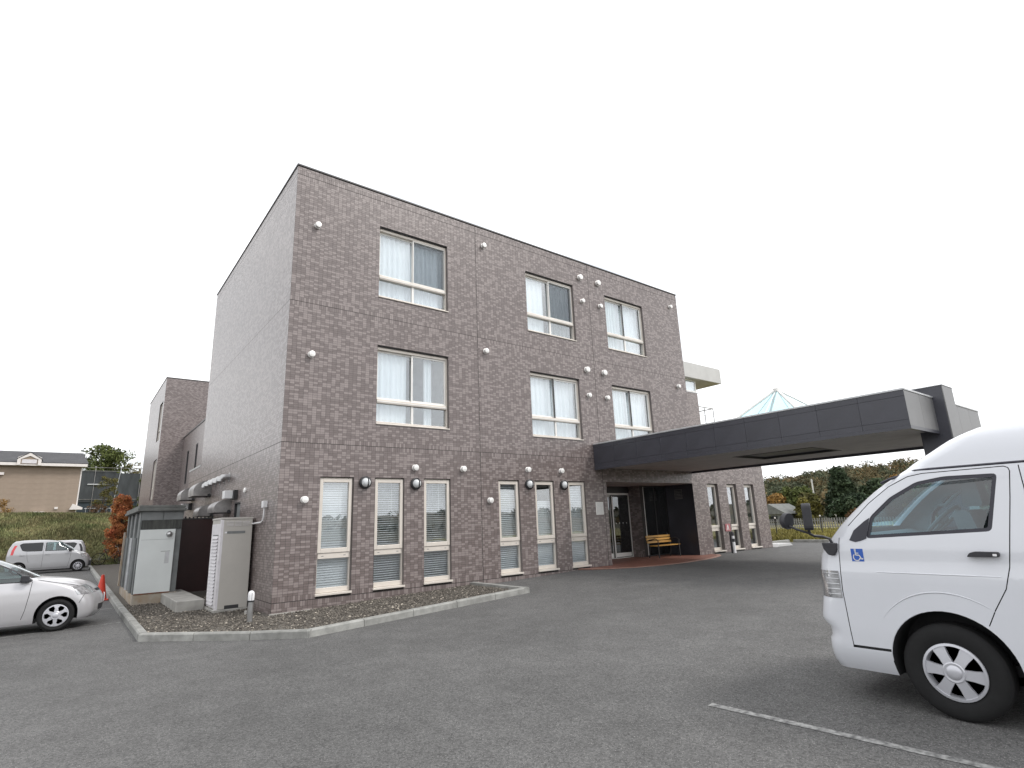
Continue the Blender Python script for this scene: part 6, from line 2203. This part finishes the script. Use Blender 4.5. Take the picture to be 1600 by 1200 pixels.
# garden railing on the bank top
rg = thing('garden_railing', 'low grey garden railing on top of the bank', 'railing', (-1.5, 49, 3.6))
for k in range(7):
    MB().tube([(-2.4 + k * 0.3, 49, 3.55), (-2.4 + k * 0.3, 49, 4.35)], 0.02, 5).build('baluster', 'tube_steel', rg)
MB().tube([(-2.5, 49, 4.3), (-0.5, 49, 4.3)], 0.025, 5).build('rail', 'tube_steel', rg)

# bicycle beyond the kerb
bz_ = 0.24
bk = thing('bicycle', 'dark bicycle with front basket standing below the grass bank', 'bicycle', (-1.3, 29.0, bz_))
for cx in (-1.82, -0.75):
    wl = MB().tube([(cx + 0.32 * math.cos(a), 29.0, bz_ + 0.335 + 0.32 * math.sin(a)) for a in [2 * math.pi * k / 24 for k in range(25)]], 0.018, 6, caps=False).build('wheel', 'rubber', bk)
    spk_ = MB()
    for k in range(8):
        a = math.pi * k / 8
        spk_.tube([(cx - 0.31 * math.cos(a), 29.0, bz_ + 0.335 - 0.31 * math.sin(a)), (cx + 0.31 * math.cos(a), 29.0, bz_ + 0.335 + 0.31 * math.sin(a))], 0.003, 4)
    spk_.build('spokes', 'steel', wl)
fr_ = MB()
A, B_, Cc, D_ = (-1.82, 29.0, bz_ + .335), (-1.36, 29.0, bz_ + .30), (-1.52, 29.0, bz_ + .78), (-0.92, 29.0, bz_ + .75)
for p, q in ((A, B_), (A, Cc), (B_, Cc), (B_, D_), (D_, (-0.75, 29.0, bz_ + .335))):
    fr_.tube([p, q], 0.018, 6)
fr_.build('frame', 'black_metal', bk)
MB().prism(rounded([(-1.66, bz_ + .86), (-1.40, bz_ + .88), (-1.40, bz_ + .83), (-1.62, bz_ + .80)], 0.02), lambda u, v, w_: (u, w_, v), 28.93, 29.07).build('saddle', 'black_plastic', bk)
MB().tube([(-0.92, 29.0, bz_ + .75), (-0.97, 29.0, bz_ + 1.0), (-1.08, 28.75, bz_ + 1.02)], 0.014, 6).tube([(-0.97, 29.0, bz_ + 1.0), (-1.08, 29.25, bz_ + 1.02)], 0.014, 6).build('handlebar', 'steel', bk)
MB().tube([(-1.52, 29.0, bz_ + .78), (-1.54, 29.0, bz_ + .86)], 0.016, 6).build('seat_post', 'steel', bk)
bs = frame_boxes(-0.85, -0.55, bz_ + .72, bz_ + .95, 0.015, 28.86, 29.14).build('basket', 'black_metal', bk)

# ------------------------------------------------------------------ right background
def field_z(x, y):
    return 0.30 + 0.05 * math.sin(x * 0.3 + y * 0.2) * min(1, max(0, (x - 25) / 5))


grid('grass_field', steps(24.0, 70, 1.5), steps(-40, 70, 2.0), field_z, 'field')
grid('side_yard', steps(20.3, 24.0, 1.2), steps(1.2, 30, 1.5), lambda x, y: 0.325, 'field')
blades('field_grass', 26000, (21.0, 42, 1.3, 22), field_z, 0.05, 0.20, 'field_blade', 'yellowish short grass beyond the end of the building', wd=0.025, cond=lambda x, y: (x > 24 or y > 1.4))
blades('field_grass', 14000, (24.1, 46, -8, 6), field_z, 0.05, 0.20, 'field_blade', 'yellowish short grass behind the van', wd=0.025)
fk = tag(bpy.data.objects.new('field_kerb', None), kind='structure')
C.objects.link(fk)
ORIGIN[fk.name] = (0, 0, 0)
kerb_run((20.2, 1.15), (23.9, 1.15), fk, 1.8)
kerb_run((23.9, 1.0), (23.9, -14), fk, 1.8, w=0.15)
tag(MB().prism([(20.15, .31), (21.55, .31), (21.35, .42), (20.35, .42)], lambda u, v, w_: (u, w_, v), -0.15, 0.55).build('concrete_ramp', 'slab_white', bevel=0.01), 'pale concrete ramp slab on the asphalt past the end of the building', 'ramp')
for k, (x, y, s) in enumerate(((20.6, 1.75, 0.55), (22.2, 1.9, 0.8))):
    tag(MB().box((x - s, y - 0.25, 0.25), (x + s, y + 0.25, 0.62)).build('stone_block', 'kerb_concrete', bevel=0.06), ['grey stone block against the end of the building', 'long grey stone block beside the sign frame'][k], 'stone block')
# sign frame with dark red board
sg = thing('sign_frame', 'steel post frame carrying a dark red board at the edge of the grass', 'sign', (23.0, 2.6, 0.3))
for x, h_, l_ in ((21.9, 0.95, 0.06), (22.35, 1.75, 0.0), (23.3, 0.95, -0.06), (24.4, 0.9, 0.0)):
    MB().tube([(x, 2.6, 0.25), (x - l_ * 4, 2.6, 0.3 + h_)], 0.028, 6).build('post', 'tube_steel' if h_ > 1 else 'black_metal', sg)
MB().tube([(21.3, 2.6, 1.28), (23.6, 2.6, 1.28)], 0.025, 6).build('rail', 'black_metal', sg)
MB().prism(rounded([(22.05, 1.36), (22.85, 1.36), (22.85, 1.74), (22.45, 1.98), (22.05, 1.74)], 0.05), lambda u, v, w_: (u, w_, v), 2.54, 2.58).build('board', 'dark_red', sg)
# low pale fence across the field
fence = thing('picket_fence', 'low pale grey picket fence across the far side of the grass field', 'fence', (41, 10, 0.3))
pk = MB().box((-0.02, -0.04, 0), (0.02, 0.04, 0.85)).mesh('picket', 'fence_grey')
for k in range(150):
    y = -3 + k * 0.2
    inst('picket', pk, fence, (41 + 0.25 * (y - 5), y, field_z(41, y) - 0.02), rot=(random.uniform(-.03, .03), 0, -0.24))
for z in (0.55, 0.98):
    MB().tube([(41 + 0.25 * (-3 - 5), -3, z), (41 + 0.25 * (27 - 5), 27, z)], 0.03, 5).build('rail', 'fence_grey', fence)
# a few posts in front of the fence
for k, (x, y, lb) in enumerate(((30.5, 5.2, 'thin dark marker post in the grass left of the van mirror'), (36.0, 5.0, 'thin dark marker post in the grass under the van mirror'))):
    pt_ = thing('marker_post', lb, 'post', (x, y, 0.3))
    MB().tube([(x, y, 0.2), (x, y, 1.35)], 0.035, 6).build('shaft', 'black_metal', pt_)
    MB().lathe([(0.05, 0), (0.05, 0.06), (0.01, 0.09)], (x, y, 1.35), (0, 0, 1), 8).build('cap', 'trim_white', pt_)

# hills all round, higher to the right of the building
def ridge(a):
    d = math.atan2(math.sin(a - 0.22), math.cos(a - 0.22))
    return 6.0 + 1.2 * math.sin(3 * a + 1) + 0.8 * math.sin(7 * a + 2) + 3.6 * math.exp(-(d / 0.4) ** 2) - 1.6 * math.exp(-((d - 0.3) / 0.16) ** 2)


def hill_z(r_, a):
    t_ = min(max((r_ - 85) / 110, 0), 1)
    t_ = t_ * t_ * (3 - 2 * t_)
    return -0.1 + ridge(a) * t_ * (1 + 0.3 * max(0, (r_ - 200) / 200))


hm = MB()
na, rs_ = 144, [70, 85, 100, 115, 130, 145, 160, 180, 200, 240, 300, 400]
for r_ in rs_:
    for k in range(na):
        a = 2 * math.pi * k / na
        hm.v.append((r_ * math.cos(a), r_ * math.sin(a), hill_z(r_, a) + (random.uniform(-.4, .4) if r_ > 100 else 0)))
for j in range(len(rs_) - 1):
    for k in range(na):
        k2 = (k + 1) % na
        hm.f.append((j * na + k, j * na + k2, (j + 1) * na + k2, (j + 1) * na + k))
hills = hm.build('hills', 'hill', smooth=80, fix=False)
for p in hills.data.polygons:
    if p.normal.z < 0:
        p.flip()
tag(hills, kind='structure')
# the wood on the hillside in view: one mass of crowns
cs, rs = [], []
for k in range(950):
    a = rng.uniform(-0.16, 0.62)
    r_ = 95 + 120 * rng.random() ** 0.8
    s = rng.uniform(1.3, 2.6)
    for q in range(2):
        cs.append((r_ * math.cos(a) + rng.uniform(-1, 1), r_ * math.sin(a) + rng.uniform(-1, 1), hill_z(r_, a) + 1.2 + s * 0.6 * q + rng.uniform(0, 1.4)))
        rs.append(s * (1 - 0.25 * q))
V, F, T = leaf_cloud(cs, rs, 95, 0.32, 0.14, flat=0.85)
tag(link_mesh('hill_forest', fast_mesh('hill_forest', V, F, 'leaf_hill', T)), 'mixed autumn wood covering the hillside beyond the field', 'wood', kind='stuff')
cs, rs = [], []
for k in range(520):
    a = rng.uniform(0.62, 6.12)
    r_ = 110 + 100 * rng.random()
    s = rng.uniform(1.5, 2.8)
    cs.append((r_ * math.cos(a), r_ * math.sin(a), hill_z(r_, a) + 0.3))
    rs.append(s)
V, F, T = leaf_cloud(cs, rs, 30, 0.7, 0.28, flat=0.5)
tag(link_mesh('far_forest', fast_mesh('far_forest', V, F, 'leaf_hill', T)), 'woods on the hills around the site', 'wood', kind='stuff')
# nearer trees one can tell apart
RT = [
    ('conifer_tree', 'tall dark conifer in the middle of the right background', (66, 15.5, 0.2), 9.6, 2.9, 'leaf_dark', 'cone', 70, 120, 0.26, 0.10),
    ('conifer_tree', 'dark conifer just right of the tallest one', (70, 13.4, 0.2), 7.2, 2.8, 'leaf_dark', 'round', 56, 110, 0.26, 0.10),
    ('conifer_tree', 'low dark evergreen behind the van mirror', (60, 12.2, 0.2), 4.6, 2.6, 'leaf_dark', 'round', 46, 110, 0.22, 0.05),
    ('maple_tree', 'orange leaved tree next to the end of the building', (62, 21.3, 0.2), 5.6, 1.7, 'leaf_gold', 'round', 40, 100, 0.18, 0.30),
    ('broadleaf_tree', 'green tree right of the orange leaved tree', (64, 19.2, 0.2), 6.6, 2.3, 'leaf_green', 'round', 50, 110, 0.22, 0.15),
    ('broadleaf_tree', 'yellow green tree left of the tall conifer', (58, 15.9, 0.2), 5.0, 1.9, 'leaf_olive', 'round', 44, 100, 0.20, 0.12),
    ('broadleaf_tree', 'dull green tree behind the orange leaved one', (74, 25.5, 0.2), 7.2, 2.6, 'leaf_green', 'round', 50, 100, 0.24, 0.15),
    ('maple_tree', 'golden tree to the right of the conifers', (82, 14.5, 0.4), 8.6, 2.4, 'leaf_gold', 'round', 44, 100, 0.24, 0.2),
    ('broadleaf_tree', 'olive tree on the slope above the van windscreen', (80, 9.6, 0.4), 8.0, 2.8, 'leaf_olive', 'round', 50, 100, 0.26, 0.1),
    ('broadleaf_tree', 'dark green tree low on the slope near the van windscreen', (72, 8.8, 0.3), 6.0, 2.9, 'leaf_green', 'round', 50, 100, 0.26, 0.05),
    ('shrub', 'brown shrub at the foot of the conifers', (54, 9.4, 0.3), 2.0, 1.8, 'leaf_brown', 'round', 30, 80, 0.14, 0.03),
    ('shrub', 'green shrub at the left end of the picket fence', (52, 18.4, 0.3), 2.2, 1.6, 'leaf_green', 'round', 30, 80, 0.14, 0.03),
]
for nm, lb, loc, h_, cr, leaf, shp, cl_, per, sz, bare in RT:
    tree(nm, lb, loc, h_ * 0.62, cr * 0.8, leaf, cl_, per, sz, group='trees beyond the field', shape=shp, bare=bare, cat='shrub' if nm == 'shrub' else 'tree')
# small grey roofed hut among the trees
hut = thing('grey_hut', 'small grey roofed hut half hidden among the trees beyond the field', 'hut', (57, 18.6, 0.3))
MB().box((56, 17.4, 0.2), (60, 20.6, 1.5)).build('wall', 'shed_grey', hut)
MB().prism([(17.1, 1.5), (20.9, 1.5), (19.0, 2.6)], lambda u, v, w_: (w_, u, v), 55.7, 60.3).build('roof', 'shed_roof', hut)
MB().box((55.94, 18.3, 0.6), (55.99, 19.2, 1.3)).build('window', 'door_glass', hut)
# utility poles
for (x, y, h_, lb) in ((70, 20.5, 5.6, 'thin pale utility pole among the trees beyond the field'), (62, 15.0, 2.6, 'short pale lamp post in front of the conifers')):
    up = thing('utility_pole', lb, 'pole', (x, y, 0))
    MB().tube([(x, y, 0), (x, y, h_)], [0.12, 0.08], 8).build('shaft', 'pale_wall', up)
    MB().box((x - 0.05, y - 0.12, h_ - 0.3), (x + 0.05, y + 0.12, h_ - 0.2)).build('cross_arm', 'tube_steel', up)

# ------------------------------------------------------------------ what stands behind the camera and shows in the glass
nb = thing('neighbour_building', 'pale two storey building across the car park seen only in reflections', 'building', (-30, -34, 0))
MB().box((-40, -30, -0.1), (-30, -20, 6.2)).build('wall', 'pale_wall', nb)
MB().box((-40.2, -30.2, 6.2), (-29.8, -19.8, 6.5)).build('flat_roof', 'shed_roof', nb)
for k in range(4):
    for z in (1.0, 4.0):
        MB().box((-29.99, -29.2 + k * 2.4, z), (-29.95, -28.0 + k * 2.4, z + 1.3)).build('window', 'door_glass', nb)
up = thing('utility_pole', 'concrete utility pole across the car park seen in the van window', 'pole', (-24, -12, 0))
MB().tube([(-24, -12, -0.1), (-24, -12, 9)], [0.16, 0.11], 10).build('shaft', 'concrete', up)
for z in (8.0, 8.6):
    MB().box((-24.05, -13.0, z), (-23.95, -11.0, z + 0.1)).build('cross_arm', 'tube_steel', up)
for k in range(3):
    MB().tube([(-24 + 0, -12.8 + k * 0.8, 8.72), (-24.5, 10 + k, 7.6), (-25, 40 + k, 8.7)], 0.015, 4).build('wire', 'black_metal', up)
    MB().tube([(-24 + 0, -12.8 + k * 0.8, 8.72), (-23.5, -35 + k, 7.6), (-23, -60 + k, 8.7)], 0.015, 4).build('wire', 'black_metal', up)
